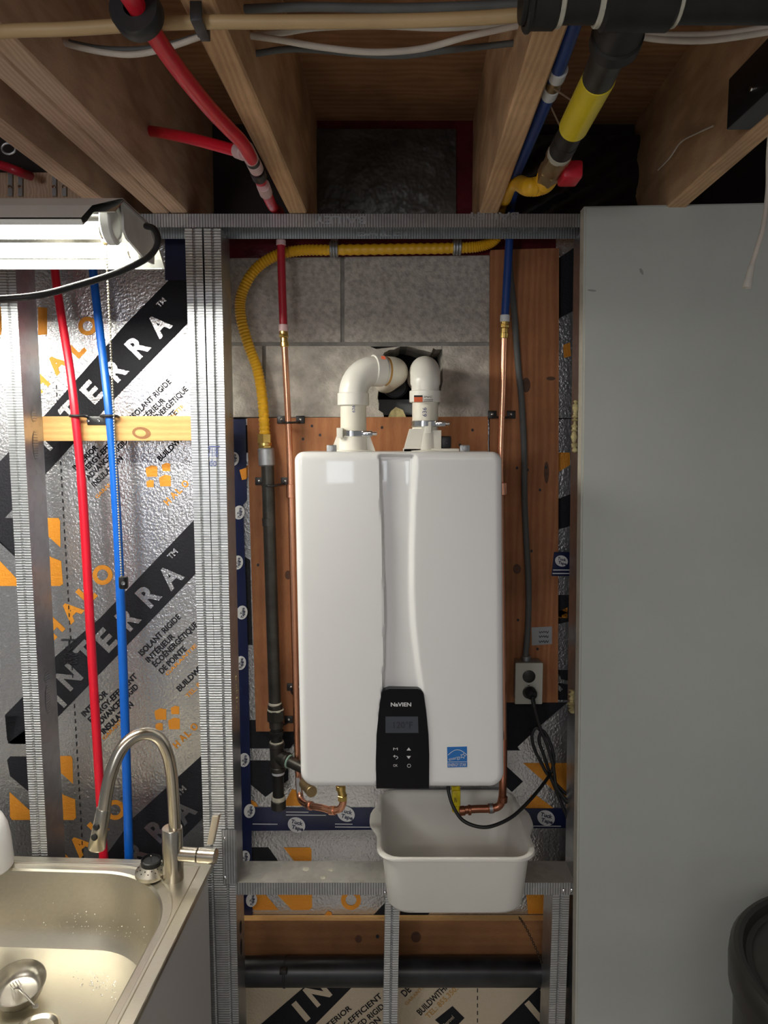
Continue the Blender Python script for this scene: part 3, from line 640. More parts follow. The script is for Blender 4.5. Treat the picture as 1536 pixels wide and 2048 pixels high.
# vent collars
def coll(px, wide):
    Yv = 1.66; c = at(px, 903, Yv); bm = NB()
    lathe(bm, Vector((c.x, Yv, zt_ - .006)), (0, 0, 1), [(0, 0), (.046, 0), (.046, .007), (.034, .009), (.0325, .05), (0, .05)], 36)
    return c, bm
c, bm = coll(707, 0)
for sx in (-1, 1):
    q = [Vector((c.x + sx * .030, 1.648, zt_)), Vector((c.x + sx * .050, 1.648, zt_)), Vector((c.x + sx * .034, 1.648, zt_ + .045)), Vector((c.x + sx * .030, 1.648, zt_ + .045))]
    prism(bm, q, [p + Vector((0, .012, 0)) for p in q])
box(bm, c.x - .036, c.x - .022, 1.622, 1.640, zt_ + .030, zt_ + .052, .001)
mk('vent_collar', bm, 'cream_plastic', heater)
c2, bm = coll(850, 1)
q = [Vector((c2.x - .050, 1.628, zt_)), Vector((c2.x - .002, 1.628, zt_)), Vector((c2.x - .002, 1.628, zt_ + .066)), Vector((c2.x - .010, 1.628, zt_ + .066)), Vector((c2.x - .010, 1.628, zt_ + .050)), Vector((c2.x - .036, 1.628, zt_ + .050))]
prism(bm, q, [p + Vector((0, .05, 0)) for p in q]); box(bm, c2.x - .002, c2.x + .035, 1.632, 1.69, zt_, zt_ + .047, .001)
box(bm, c2.x - .002, c2.x + .012, 1.626, 1.64, zt_ + .04, zt_ + .066, .001); box(bm, c2.x - .05, c2.x + .075, 1.628, 1.70, zt_ - .004, zt_ + .006, .001)
mk('vent_collar', bm, 'cream_plastic', heater)
bm = NB(); box(bm, c2.x + .034, c2.x + .058, 1.64, 1.67, zt_ + .006, zt_ + .034, .003); lathe(bm, Vector((c2.x + .048, 1.64, zt_ + .018)), (0, -1, 0), [(.004, 0), (.0035, .002), (0, .0025)], 12); mk('sensor_plug', bm, 'black_plastic', heater)

# ================================================================== VENT PIPES
Yv = 1.66
def hoseclamp(par, c, z):
    bm = NB(); lathe(bm, Vector((c.x, Yv, z)), (0, 0, 1), [(.0335, 0), (.0345, .001), (.0345, .012), (.0335, .013)], 32); box(bm, c.x + .022, c.x + .044, 1.63, 1.645, z, z + .013, .002)
    cyl(bm, Vector((c.x + .04, 1.637, z + .0065)), Vector((c.x + .054, 1.637, z + .0065)), .004, 10); mk('hose_clamp', bm, 'chrome', par)
def arcpath(c, r, a_dir, b_dir, n=10):
    A, B = Vector(a_dir).normalized(), Vector(b_dir).normalized()      # from direction A turning to B
    ctr = c + B * r; return [ctr - B * r * math.cos(t * math.pi / 2 / n) + A * r * math.sin(t * math.pi / 2 / n) for t in range(n + 1)]
RP = .0295
v1 = thing('vent_pipe', 'white vent pipe bending right from the heater into the wall hole', 'pipe', (c.x, Yv, zt_ + .02), 'vent pipes on the heater')
zb1 = at(706, 805, Yv).z; ztop = at(770, 741, 1.70).z
mk('pipe', cyl(NB(), Vector((c.x, Yv, zt_ + .02)), Vector((c.x, Yv, zb1 + .01)), RP, 32), 'pvc_pipe', v1)
d1 = Vector((1, .5, 0)).normalized()
rr = ztop - (zb1 + .02); base = Vector((c.x, Yv, zb1 + .018))
ap = arcpath(base, rr, (0, 0, 1), d1)
bm = NB(); sweep(bm, [base - Vector((0, 0, .02))] + ap, RP + .0035, 28); cyl(bm, base - Vector((0, 0, .025)), base + Vector((0, 0, .003)), RP + .0065, 32)
e1 = ap[-1]; cyl(bm, e1 - d1 * .008, e1 + d1 * .018, RP + .0065, 32); mk('elbow', bm, 'pvc', v1)
mk('coupling_nipple', cyl(NB(), e1 + d1 * .012, e1 + d1 * .028, RP + .002, 32), 'pvc', v1)
mk('primer_ring', cyl(NB(), e1 + d1 * .025, e1 + d1 * .031, RP + .0032, 32), 'primer', v1)
s0 = e1 + d1 * .029; d2 = Vector((-.12, 1, -.02)).normalized(); ap2 = [s0, s0 + d1 * .006]
for k in range(1, 9): ap2.append(ap2[-1] + d1.lerp(d2, k / 8).normalized() * .0036)
ap2.append(ap2[-1] + d2 * .16)
bm = NB(); sweep(bm, ap2, RP + .0045, 30); mk('elbow', bm, 'pvc_pipe', v1)
L(v1, 'ink_blue', [('636', 707, 818, 14, 6, 90)], Yv - RP - .0012, 0)
bm = NB(); printp(bm, [(762, 712), (770, 712.5), (772, 719), (763, 718)], 1.648); mk('sticker', bm, 'sticker_red', v1, smooth=0)
hoseclamp(v1, c, at(706, 873, 1.63).z)
v2 = thing('vent_pipe', 'white vent pipe rising and turning straight back into the wall hole', 'pipe', (c2.x, Yv, zt_ + .02), 'vent pipes on the heater')
zb2 = at(850, 805, Yv).z
mk('pipe', cyl(NB(), Vector((c2.x, Yv, zt_ + .02)), Vector((c2.x, Yv, zb2 + .01)), RP, 32), 'pvc_pipe', v2)
base = Vector((c2.x, Yv, zb2 + .032)); zt2 = at(850, 744, 1.68).z
ap = [base - Vector((0, 0, .03))] + arcpath(base + Vector((0, 0, .004)), zt2 - base.z, (0, 0, 1), (0, 1, 0)); ap.append(ap[-1] + Vector((0, .2, .0)))
bm = NB(); sweep(bm, ap, [RP + .002] * 2 + [RP + .0045] * (len(ap) - 2), 32); cyl(bm, base - Vector((0, 0, .032)), base - Vector((0, 0, .006)), RP + .0065, 32); mk('elbow', bm, 'pvc', v2)
L(v2, 'ink_blue', [('636', 849, 824, 18, 8, 90)], Yv - RP - .0012, 0)
ys = Yv - RP - .0072
bm = NB(); printp(bm, [(828, 793), (845, 793), (845, 804), (828, 804)], ys); mk('sticker', bm, 'sticker_red', v2, smooth=0)
bm = NB(); printp(bm, [(828, 790.5), (845, 790.5), (845, 794), (828, 794)], ys - .0003); text(bm, 'PVC', 857, 794, 16, 4, 0, ys, 0); line(bm, (848, 799), (866, 799), 1, ys); line(bm, (848, 802), (866, 802), 1, ys); mk('lettering', bm, 'ink_black', v2, smooth=0)
hoseclamp(v2, c2, at(850, 853, 1.63).z)
bm = NB(); q0 = at(790, 772, 1.90); tor = [q0 + Vector((.032 * math.cos(t * .2618), 0, .03 * math.sin(t * .2618))) for t in range(25)]; sweep(bm, tor, .002, 8, False); cyl(bm, q0, q0 + Vector((0, .12, 0)), .030, 28)
tag(mk('wall_sleeve', bm, 'abs_black'), 'dark metal rimmed pipe sleeve inside the wall hole', 'pipe')

# ================================================================== PIPES ON THE WALL
def rings(parent, name, mat, a, b, r, seg=24): return mk(name, cyl(NB(), a, b, r, seg), mat, parent)
def clip(name, px, py, Y, w, label, prongs=True, d=.02, up=True):
    c = at(px, py, Y); t = thing(name, label, 'pipe clip', (c.x, Y, c.z), None)
    for sx in (-1, 1):
        bm = NB(); box(bm, c.x + sx * w - .011, c.x + sx * w + .011, Y - .004, Y, c.z - .008, c.z + .012, .0015); mk('clip_pad', bm, 'black_plastic', t)
        bm = NB(); lathe(bm, Vector((c.x + sx * w, Y - .004, c.z + .003)), (0, -1, 0), [(.0042, 0), (.0038, .0015), (.0018, .003), (0, .0032)], 14); mk('screw', bm, 'chrome', t)
    pth = [Vector((c.x - w * .9, Y - .004, c.z - .004)), Vector((c.x - w * .55, Y - d * .7, c.z - .006)), Vector((c.x, Y - d, c.z - .007)), Vector((c.x + w * .55, Y - d * .7, c.z - .006)), Vector((c.x + w * .9, Y - .004, c.z - .004))]
    bm = NB(); tube(bm, pth, .0028, 5, 8); mk('strap', bm, 'black_plastic', t)
    return t
# left bay: red and blue pex
pr_ = thing('pex_pipe', 'bright red PEX pipe in the left foil bay', 'pipe', at(205, 1712, 1.70))
mk('pipe', tube(NB(), P3([(104, 480, 1.80), (112, 560, 1.795), (124, 640, 1.785), (140, 740, 1.77), (151, 835, 1.758), (163, 960, 1.757), (172, 1100, 1.757), (183, 1300, 1.75), (195, 1500, 1.74), (207, 1712, 1.72), (212, 1800, 1.71), (218, 1960, 1.71)]), [.0098] * 40 + [.0108] * 49, 8, 16), 'pex_red', pr_)
pb2 = thing('pex_pipe', 'bright blue PEX pipe in the left foil bay', 'pipe', at(257, 1712, 1.70))
mk('pipe', tube(NB(), P3([(180, 480, 1.80), (188, 560, 1.795), (197, 640, 1.785), (209, 740, 1.77), (219, 835, 1.758), (229, 960, 1.757), (237, 1100, 1.757), (245, 1300, 1.75), (252, 1500, 1.74), (258, 1712, 1.72), (261, 1800, 1.71), (268, 1960, 1.71)]), [.0098] * 40 + [.0108] * 49, 8, 16), 'pex_blue', pb2)
c = at(186, 840, 1.7735); cl = thing('pipe_clip', 'black double pipe clip screwed to the pale pine strip', 'pipe clip', c)
bm = NB(); z0 = c.z; xa, xb, xc, xd = at(142, 833, 1.76).x, at(170, 833, 1.76).x, at(210, 833, 1.76).x, at(230, 833, 1.76).x
box(bm, xb, xc - .002, 1.7705, 1.7735, z0 - .012, z0 + .009, .001); mk('clip_plate', bm, 'black_plastic', cl)
for u, v in ((xa, xb), (xc - .008, xd + .004)):
    bm = NB(); m = (u + v) / 2 - .002; tube(bm, [Vector((u, 1.772, z0 + .008)), Vector((u + .001, 1.752, z0 + .009)), Vector((m, 1.744, z0 + .009)), Vector((v - .001, 1.752, z0 + .009)), Vector((v, 1.771, z0 + .008))], .0035, 5, 8); mk('strap', bm, 'black_plastic', cl)
for px in (176, 197):
    bm = NB(); q = at(px, 842, 1.7705); lathe(bm, q, (0, -1, 0), [(.0042, 0), (.0035, .0018), (0, .0025)], 14); mk('screw', bm, 'chrome', cl)
# centre left hot line
hl = thing('hot_water_line', 'red PEX and copper hot water line left of the heater', 'pipe', at(595, 1560, 1.80))
PT = lambda x, y, Y=1.79: at(x, y, Y)
mk('pex', tube(NB(), [PT(561, 440), PT(562, 490), PT(564, 570), PT(567, 652)], .0098, 6, 16), 'pex_red_dark', hl)
rings(hl, 'crimp_ring', 'pink_ring', PT(562, 480), PT(562, 491), .0115); rings(hl, 'crimp_ring', 'pink_ring', PT(567, 649), PT(567, 663), .0118)
bm = NB(); cyl(bm, PT(567, 662), PT(567.5, 669), .0105); hexnut(bm, PT(567.5, 669), PT(568, 675), .012); cyl(bm, PT(568, 675), PT(568.5, 685), .009); cyl(bm, PT(568.5, 684), PT(569, 694), .0105); mk('brass_fitting', bm, 'brass', hl)
mk('copper_pipe', tube(NB(), P3([(569, 690, 1.79), (574, 790, 1.80), (579, 900, 1.808), (582, 1000, 1.81), (586, 1170, 1.81), (592, 1400, 1.81), (595, 1520, 1.805), (597, 1560, 1.80)]), .0079, 6, 16), 'copper', hl)
bm = NB(); cyl(bm, at(580.5, 968, 1.81), at(581, 996, 1.81), .0098); mk('coupling', bm, 'copper', hl)
bm = NB(); path = P3([(597, 1555, 1.80), (599, 1585, 1.79), (604, 1602, 1.77), (620, 1611, 1.72), (645, 1616, 1.68), (665, 1621, 1.66), (680, 1617, 1.65), (686, 1606, 1.65), (686, 1594, 1.65)]); tube(bm, path, .0085, 8, 16)
for i in (3, 5): d = (path[i + 1] - path[i - 1]).normalized(); cyl(bm, path[i] - d * .008, path[i] + d * .008, .0108, 20)
mk('copper_loop', bm, 'copper', hl)
bm = NB(); hexnut(bm, at(685, 1600, 1.65), at(685, 1590, 1.65), .012); cyl(bm, at(685, 1592, 1.65), at(682, 1578, 1.65), .0095); cyl(bm, at(682, 1580, 1.65), at(681, 1570, 1.65), .0115); mk('union', bm, 'brass', hl)
bm = NB(); cyl(bm, at(608, 1566, 1.70), at(624, 1584, 1.64), .013); mk('drain_port', bm, 'brass_dull', hl)
bm = NB(); slab(bm, [(592, 1556), (599, 1556), (603, 1587), (594, 1590)], 1.783, .001); mk('paper_tag', bm, 'duct_tape', hl, smooth=0)
# right cold line
cl2 = thing('cold_water_line', 'blue PEX and copper cold water line right of the vent pipes', 'pipe', at(1002, 905, 1.80))
mk('pex', tube(NB(), [PT(1020, 440), PT(1018, 490), PT(1014, 560), PT(1010, 632)], .0098, 6, 16), 'pex_blue_dark', cl2)
rings(cl2, 'crimp_ring', 'clear_ring', PT(1018, 470), PT(1018, 478), .0115); rings(cl2, 'crimp_ring', 'clear_ring', PT(1010, 630), PT(1009.6, 644), .0118)
bm = NB(); cyl(bm, PT(1009.5, 643), PT(1009.3, 650), .0105); hexnut(bm, PT(1009.3, 650), PT(1009, 656), .0112); cyl(bm, PT(1009, 656), PT(1008.6, 668), .009); cyl(bm, PT(1008.8, 666), PT(1008.2, 677), .0105); mk('brass_fitting', bm, 'brass', cl2)
mk('copper_pipe', tube(NB(), P3([(1008, 675, 1.79), (1006, 760, 1.795), (1003, 850, 1.80), (1001, 930, 1.80), (1002, 1000, 1.80), (1006, 1300, 1.79), (1008, 1500, 1.77)]), .0079, 6, 16), 'copper', cl2)
bm = NB(); cyl(bm, at(1005, 965, 1.79), at(1005.5, 990, 1.79), .0125); mk('coupling', bm, 'copper', cl2)
bm = NB(); pts = P3([(1007, 1480, 1.74), (1006, 1560, 1.70), (1004, 1595, 1.70), (998, 1612, 1.70), (980, 1617, 1.70), (950, 1618, 1.70), (922, 1621, 1.70)]); tube(bm, pts, .0095, 8, 18)
cyl(bm, at(1006, 1592, 1.70), at(1005, 1604, 1.70), .0115); cyl(bm, at(988, 1616, 1.70), at(976, 1617, 1.70), .0115); cyl(bm, at(942, 1620, 1.70), at(936, 1620, 1.70), .0125); cyl(bm, at(930, 1621, 1.70), at(918, 1622, 1.70), .0115)
mk('copper_elbow', bm, 'copper_dark', cl2)
rings(cl2, 'solder_patch', 'zinc_dull', at(978, 1617, 1.70), at(986, 1616.5, 1.70), .0119)
bm = NB(); cyl(bm, at(911, 1570, 1.70), at(912, 1582, 1.70), .011); box(bm, at(904, 1590, 1.69).x, at(921, 1590, 1.69).x, 1.685, 1.715, at(910, 1612, 1.69).z, at(910, 1580, 1.69).z, .004); cyl(bm, at(911, 1610, 1.70), at(912, 1622, 1.70), .010); mk('shutoff_valve', bm, 'yellow_paint', cl2)
bm = NB(); text(bm, 'IN', 911, 1600, 5, 10, 0, 1.684, 0); mk('lettering', bm, 'ink_black', cl2, smooth=0)
# yellow gas hose along the wall
gh = thing('gas_hose', 'yellow corrugated gas hose curving from top track down to the iron pipe', 'pipe', at(530, 870, 1.82))
pts = P3([(1002, 446, 1.80), (992, 476, 1.81), (965, 491, 1.825), (915, 496, 1.83), (800, 498, 1.83), (670, 500, 1.83), (600, 501, 1.83), (550, 512, 1.828), (508, 542, 1.825), (483, 590, 1.825), (482, 635, 1.825), (497, 690, 1.825), (515, 740, 1.825), (525, 800, 1.822), (530, 872, 1.82)])
path = cat_rom(pts, 34); mk('hose', sweep(NB(), path, [.0128 + .0011 * math.sin(i * math.pi / 2) for i in range(len(path))], 16), 'gas_yellow', gh)
for px, py in ((668, 498), (914, 494)):
    c = at(px, py, 1.83); bm = NB(); path = [c + Vector((0, -.0165 * math.cos(t), .0165 * math.sin(t))) for t in [k * .35 - 2.2 for k in range(13)]]
    for dx in (-.007, 0, .007): sweep(bm, [p + Vector((dx, 0, 0)) for p in path], .0034, 8)
    box(bm, c.x - .009, c.x + .009, 1.84, 1.866, c.z + .012, c.z + .03, .001)
    tag(mk('hose_strap', bm, 'galv'), 'metal strap holding yellow gas hose, ' + ('left one near red pipe' if px < 700 else 'right one near blue pipe'), 'pipe clip')
bm = NB(); hexnut(bm, at(529, 868, 1.82), at(529, 886, 1.82), .0185); cyl(bm, at(530, 884, 1.82), at(530, 892, 1.82), .0165); hexnut(bm, at(530, 891, 1.82), at(530, 900, 1.82), .0175); mk('brass_fitting', bm, 'brass', gh)
# black iron gas pipe
gp = thing('gas_pipe', 'black iron gas pipe with tee standing left of the heater', 'pipe', at(556, 1640, 1.815))
G = lambda x, y, Y=1.815: at(x, y, Y)
bm = NB(); cyl(bm, G(532, 896), G(534, 932), .0205, 28, .003); mk('coupling', bm, 'zinc_dull', gp)
mk('pipe', cyl(NB(), G(535, 930), G(550, 1412), .0158, 28), 'black_iron', gp)
bm = NB(); cyl(bm, G(537, 1035), G(538, 1052), .0164, 28); mk('scuffed_sleeve', bm, 'black_iron', gp)
rings(gp, 'thread_seal', 'pipe_dope', G(550, 1404), G(550, 1410), .0172)
bm = NB(); cyl(bm, G(550, 1408), G(551, 1420), .019, 28, .002); hexnut(bm, G(551, 1419), G(552, 1440), .0235); cyl(bm, G(552, 1438), G(553, 1456), .018, 28, .002); mk('union', bm, 'black_iron', gp)
rings(gp, 'thread_seal', 'pipe_dope', G(551, 1417), G(551, 1421), .0212)
bm = NB(); cyl(bm, G(553, 1454), G(553.5, 1490), .0148, 24); hexnut(bm, G(553, 1462), G(553.2, 1470), .020); mk('nipple', bm, 'iron_dark', gp)
bm = NB(); cyl(bm, G(553, 1486), G(556, 1540), .0188, 28, .002); cyl(bm, G(553, 1484), G(553.4, 1494), .0208, 28, .002); cyl(bm, G(556, 1532), G(556.4, 1542), .0208, 28, .002)
t0 = G(555, 1512); td = Vector((.9, -.5, -.18)).normalized(); cyl(bm, t0, t0 + td * .034, .0185, 28, .002); cyl(bm, t0 + td * .026, t0 + td * .036, .0205, 28, .002); mk('tee', bm, 'black_iron', gp)
rings(gp, 'thread_seal', 'pipe_dope', G(553.2, 1482), G(553.4, 1486), .0185)
rings(gp, 'thread_seal', 'dope_green', t0 + td * .035, t0 + td * .040, .0178)
mk('side_nipple', cyl(NB(), t0 + td * .036, t0 + td * .105, .0142, 24), 'black_iron', gp)
rings(gp, 'thread_seal', 'clear_ring', G(556.3, 1541), G(556.6, 1548), .0165)
bm = NB(); cyl(bm, G(556, 1540), G(557, 1598), .0148, 24); mk('drip_leg', bm, 'iron_dark', gp)
rings(gp, 'thread_seal', 'pipe_dope', G(557, 1592), G(557, 1600), .0182)
bm = NB(); cyl(bm, G(557, 1599), G(557, 1618), .0195, 28, .003); mk('cap', bm, 'black_iron', gp)
clip('pipe_clip', 582, 841, YP, .024, 'black pipe clip around left copper pipe just above the heater', d=.055)
clip('pipe_clip', 545, 964, YP, .033, 'black pipe clip across the iron gas pipe beside the heater top', d=.054)
clip('pipe_clip', 1003, 831, YP, .024, 'black pipe clip around right copper pipe above the heater', d=.052)
clip('pipe_clip', 590, 1375, YP, .010, 'black clip peeking out at left heater edge above the union', d=.03)
clip('pipe_clip', 562, 1440, YP, .021, 'black clip behind the gas pipe union near plywood bottom', d=.02)
# grey cable, outlet, plug, cord
mk_c = tag(mk('supply_cable', tube(NB(), P3([(1018, 470, 1.835), (1020, 540, 1.838), (1028, 620, 1.842), (1036, 730, 1.842), (1043, 800, 1.842), (1048, 900, 1.842), (1049, 1000, 1.842), (1053, 1090, 1.842), (1057, 1170, 1.842), (1056, 1250, 1.842), (1051, 1312, 1.83)]), .0078, 8, 12), 'grey_cable'), 'grey electrical cable running down plywood to the outlet box', 'cable')
ou = thing('electrical_outlet', 'surface outlet box with ivory cover on the plywood board', 'outlet', at(1058, 1410, 1.83))
a, b = at(1036, 1330, 1.805), at(1081, 1406, 1.805)
mk('metal_box', box(NB(), a.x - .003, b.x + .003, 1.806, 1.849, b.z, a.z + .006, .004), 'zinc_dull', ou)
mk('cable_clamp', cyl(NB(), at(1052, 1311, 1.83), at(1052, 1324, 1.83), .012), 'zinc_dull', ou)
a, b = at(1031, 1326, 1.80), at(1085, 1409, 1.80)
bm = NB(); box(bm, a.x, b.x, 1.800, 1.8065, b.z, a.z, .003); cov = mk('cover_plate', bm, 'outlet_ivory', ou)
for yy in (1353, 1385):
    c = at(1058, yy, 1.8); bm = NB(); lathe(bm, Vector((c.x, 1.801, c.z)), (0, -1, 0), [(.0165, 0), (.0165, .0015), (.015, .0025), (0, .0025)], 28); mk('receptacle', bm, 'outlet_brown', ou)
bm = NB(); c = at(1057, 1369, 1.8); lathe(bm, Vector((c.x, 1.80, c.z)), (0, -1, 0), [(.003, 0), (.0025, .0012), (0, .0014)], 12); mk('screw', bm, 'chrome', ou)
pc = thing('power_cord', 'black plug and looped cord from the outlet to the heater bottom', 'cord', at(1066, 1392, 1.79))
c = at(1060, 1384, 1.79); bm = NB(); lathe(bm, Vector((c.x, 1.797, c.z)), (.25, -1, -.35), [(0, 0), (.0145, 0), (.0155, .004), (.0145, .016), (.011, .022), (0, .023)], 24); cyl(bm, c + Vector((.003, -.014, -.006)), c + Vector((.008, -.018, -.034)), .0055, 14); mk('plug', bm, 'black_rubber', pc)
loops = [[(1064, 1396, 1.772), (1073, 1430, 1.775), (1082, 1460, 1.78), (1094, 1490, 1.78), (1106, 1530, 1.775), (1112, 1570, 1.77), (1126, 1592, 1.765), (1140, 1610, 1.76)],
         [(1082, 1462, 1.785), (1072, 1455, 1.785), (1064, 1470, 1.785), (1068, 1495, 1.785), (1082, 1525, 1.785), (1098, 1550, 1.78), (1108, 1520, 1.782), (1100, 1485, 1.785), (1086, 1462, 1.787), (1078, 1480, 1.79), (1088, 1512, 1.79), (1104, 1556, 1.785), (1124, 1580, 1.78), (1146, 1602, 1.775), (1142, 1612, 1.772), (1118, 1585, 1.77), (1100, 1552, 1.772)],
         [(1100, 1552, 1.772), (1112, 1580, 1.772), (1124, 1610, 1.772), (1140, 1650, 1.772), (1152, 1680, 1.772)],
         [(897, 1560, 1.66), (897, 1582, 1.645), (906, 1612, 1.63), (925, 1640, 1.62), (955, 1653, 1.61), (985, 1652, 1.61), (1025, 1633, 1.63), (1060, 1600, 1.68), (1085, 1570, 1.73), (1101, 1548, 1.77)]]
for l in loops: mk('cable', tube(NB(), P3(l), .0042, 8, 10), 'black_rubber', pc)
tl = tag(mk('tape_label', slab(NB(), [(1063, 1255), (1104, 1253), (1104, 1288), (1064, 1291)], YP - .001, .0008), 'duct_tape', smooth=0), 'grey tape label with handwriting stuck above the outlet', 'label')
bm = NB()
for y in (1264, 1273, 1283):
    pp = [(1078 + 2.4 * k, y + (2.6 if k % 2 else -2.2) * random.uniform(.4, 1.2)) for k in range(9)]
    for p, q in zip(pp, pp[1:]): line(bm, p, q, 1.3, YP - .0016)
mk('handwriting', bm, 'ink_black', tl, smooth=0)

# ================================================================== WHITE TUB
tubo = thing('dish_tub', 'white plastic dish tub sitting on the steel shelf below the heater', 'tub', (.168, 1.70, zs))
zr = zs + .145
def rrect(cx, cy, hw, hd, r, n=10):
    pts = []
    for (sx, sy, a0) in ((1, -1, -90), (1, 1, 0), (-1, 1, 90), (-1, -1, 180)):
        for k in range(n + 1):
            a = R(a0 + 90 * k / n); pts.append((cx + sx * (hw - r) + r * math.cos(a), cy + sy * (hd - r) + r * math.sin(a)))
    # add points along sides
    out = []
    for i, p in enumerate(pts):
        q = pts[(i + 1) % len(pts)]; out.append(p)
        if math.hypot(q[0] - p[0], q[1] - p[1]) > .04:
            for k in range(1, 12): out.append((p[0] + (q[0] - p[0]) * k / 12, p[1] + (q[1] - p[1]) * k / 12))
    return out
def loopz(bm, pts, z, hand=0, cy=1.69):
    vs = []
    for x, y in pts:
        bulge = hand * math.exp(-((y - cy - .02) / .055) ** 4); sgn = 1 if x > .168 else -1
        side = min(1, abs(x - .168) / .14) ** 6
        vs.append(bm.verts.new((x + sgn * bulge * side, y, z)))
    return vs
bm = NB(); L0 = []
cx, cy = .165, 1.697
spec = [(rrect(cx, cy - .004, .135, .118, .04), zs + .0005, 0), (rrect(cx, cy - .004, .150, .132, .045), zs + .003, 0), (rrect(cx, cy - .003, .1575, .139, .045), zs + .014, 0), (rrect(cx, cy, .169, .152, .045), zr - .012, 0), (rrect(cx, cy, .171, .154, .045), zr - .004, .002),
        (rrect(cx, cy, .1795, .162, .05), zr - .006, .018), (rrect(cx, cy, .1815, .164, .05), zr - .002, .019), (rrect(cx, cy, .180, .163, .05), zr + .003, .019), (rrect(cx, cy, .174, .157, .047), zr + .0045, .016), (rrect(cx, cy, .169, .152, .044), zr + .001, .003),
        (rrect(cx, cy, .165, .148, .043), zr - .012, 0), (rrect(cx, cy - .003, .154, .136, .043), zs + .016, 0), (rrect(cx, cy - .004, .147, .129, .042), zs + .006, 0), (rrect(cx, cy - .004, .132, .115, .04), zs + .0035, 0)]
for p, z, h in spec: L0.append(loopz(bm, p, z, h))
for a, b in zip(L0, L0[1:]):
    for i in range(len(a)): j = (i + 1) % len(a); bm.faces.new((a[i], a[j], b[j], b[i]))
bm.faces.new(L0[0][::-1]); bm.faces.new(L0[-1])
mk('tub_body', bm, 'tub_white', tubo, smooth=50)
# small chain under the tub
bm = NB(); path = cat_rom(P3([(1038, 1834, 1.74), (1050, 1852, 1.745), (1064, 1880, 1.75), (1078, 1912, 1.755), (1092, 1945, 1.76), (1103, 1975, 1.765)]), 7)
for i in range(len(path) - 1):
    c = (path[i] + path[i + 1]) / 2; d = (path[i + 1] - path[i]).normalized(); s = d.cross(Vector((0, 1, 0))).normalized() if i % 2 else Vector((0, 1, 0)); l = (path[i + 1] - path[i]).length
    lp = [c + d * math.cos(t * math.pi / 5) * l * .62 + s * math.sin(t * math.pi / 5) * .0028 for t in range(11)]; sweep(bm, lp, .0009, 6, False)
tag(mk('small_chain', bm, 'rust'), 'thin rusty chain hanging down behind the tub front right corner', 'chain')

# ================================================================== SINK CABINET
Zs = .885; A = Vector((-.408, 1.636, Zs)); e2 = Vector((-.047, -.999, 0)).normalized(); e1 = Vector((-.999, .047, 0)).normalized()
S = lambda s, t, dz=0: A + e1 * s + e2 * t + Vector((0, 0, dz))
T0, T1, S1 = -.012, .72, .80
sink = thing('kitchen_sink', 'stainless steel drop in sink wet with droplets at lower left', 'sink', S(.37, .25, -.19))
def rloop(s0, s1, t0, t1, r, dz, n=14, m=12):
    pts = []
    cs = [(s1 - r, t1 - r, 0), (s0 + r, t1 - r, 90), (s0 + r, t0 + r, 180), (s1 - r, t0 + r, 270)]
    for i, (a, b, a0) in enumerate(cs):
        for k in range(n + 1): an = R(a0 + 90 * k / n); pts.append((a + r * math.cos(an), b + r * math.sin(an)))
        na, nb, n0 = cs[(i + 1) % 4]; p = pts[-1]; q = (na + r * math.cos(R(n0)), nb + r * math.sin(R(n0)))
        for k in range(1, m): pts.append((p[0] + (q[0] - p[0]) * k / m, p[1] + (q[1] - p[1]) * k / m))
    return [S(a, b, dz) for a, b in pts]
lo = [rloop(.002, S1 - .002, T0 + .002, T1 - .002, .004, -.014), rloop(0, S1, T0, T1, .006, -.012), rloop(0, S1, T0, T1, .006, -.002), rloop(.002, S1 - .002, T0 + .002, T1 - .002, .006, 0),
      rloop(.026, S1 - .026, T0 + .018, T1 - .02, .006, 0), rloop(.0275, S1 - .0275, T0 + .0192, T1 - .0215, .006, -.0025), rloop(.029, S1 - .029, T0 + .0205, T1 - .023, .006, 0),
      rloop(.034, .722, .013, .698, .20, 0), rloop(.0365, .7195, .0155, .6955, .1995, -.0035), rloop(.051, .705, .031, .683, .199, -.005),
      rloop(.055, .701, .035, .679, .198, -.009), rloop(.058, .698, .038, .676, .196, -.02), rloop(.068, .688, .048, .666, .19, -.13), rloop(.076, .68, .056, .658, .18, -.155), rloop(.092, .664, .072, .642, .165, -.174), rloop(.12, .636, .10, .614, .14, -.183), rloop(.17, .586, .15, .564, .095, -.186)]
bm = NB(); LV = [[bm.verts.new(p) for p in l] for l in lo]
for a, b in zip(LV, LV[1:]):
    for i in range(len(a)): j = (i + 1) % len(a); bm.faces.new((a[i], a[j], b[j], b[i]))
bm.faces.new(LV[-1])
mk('sink_body', bm, 'stainless', sink, smooth=28)
c = atz(72, 2062, Zs - .1855); bm = NB(); lathe(bm, c, (0, 0, 1), [(.0, -.004), (.03, -.003), (.036, .001), (.042, .0035), (.046, .002), (.047, -.001)], 36); mk('drain_ring', bm, 'nickel', sink)
bm = NB()
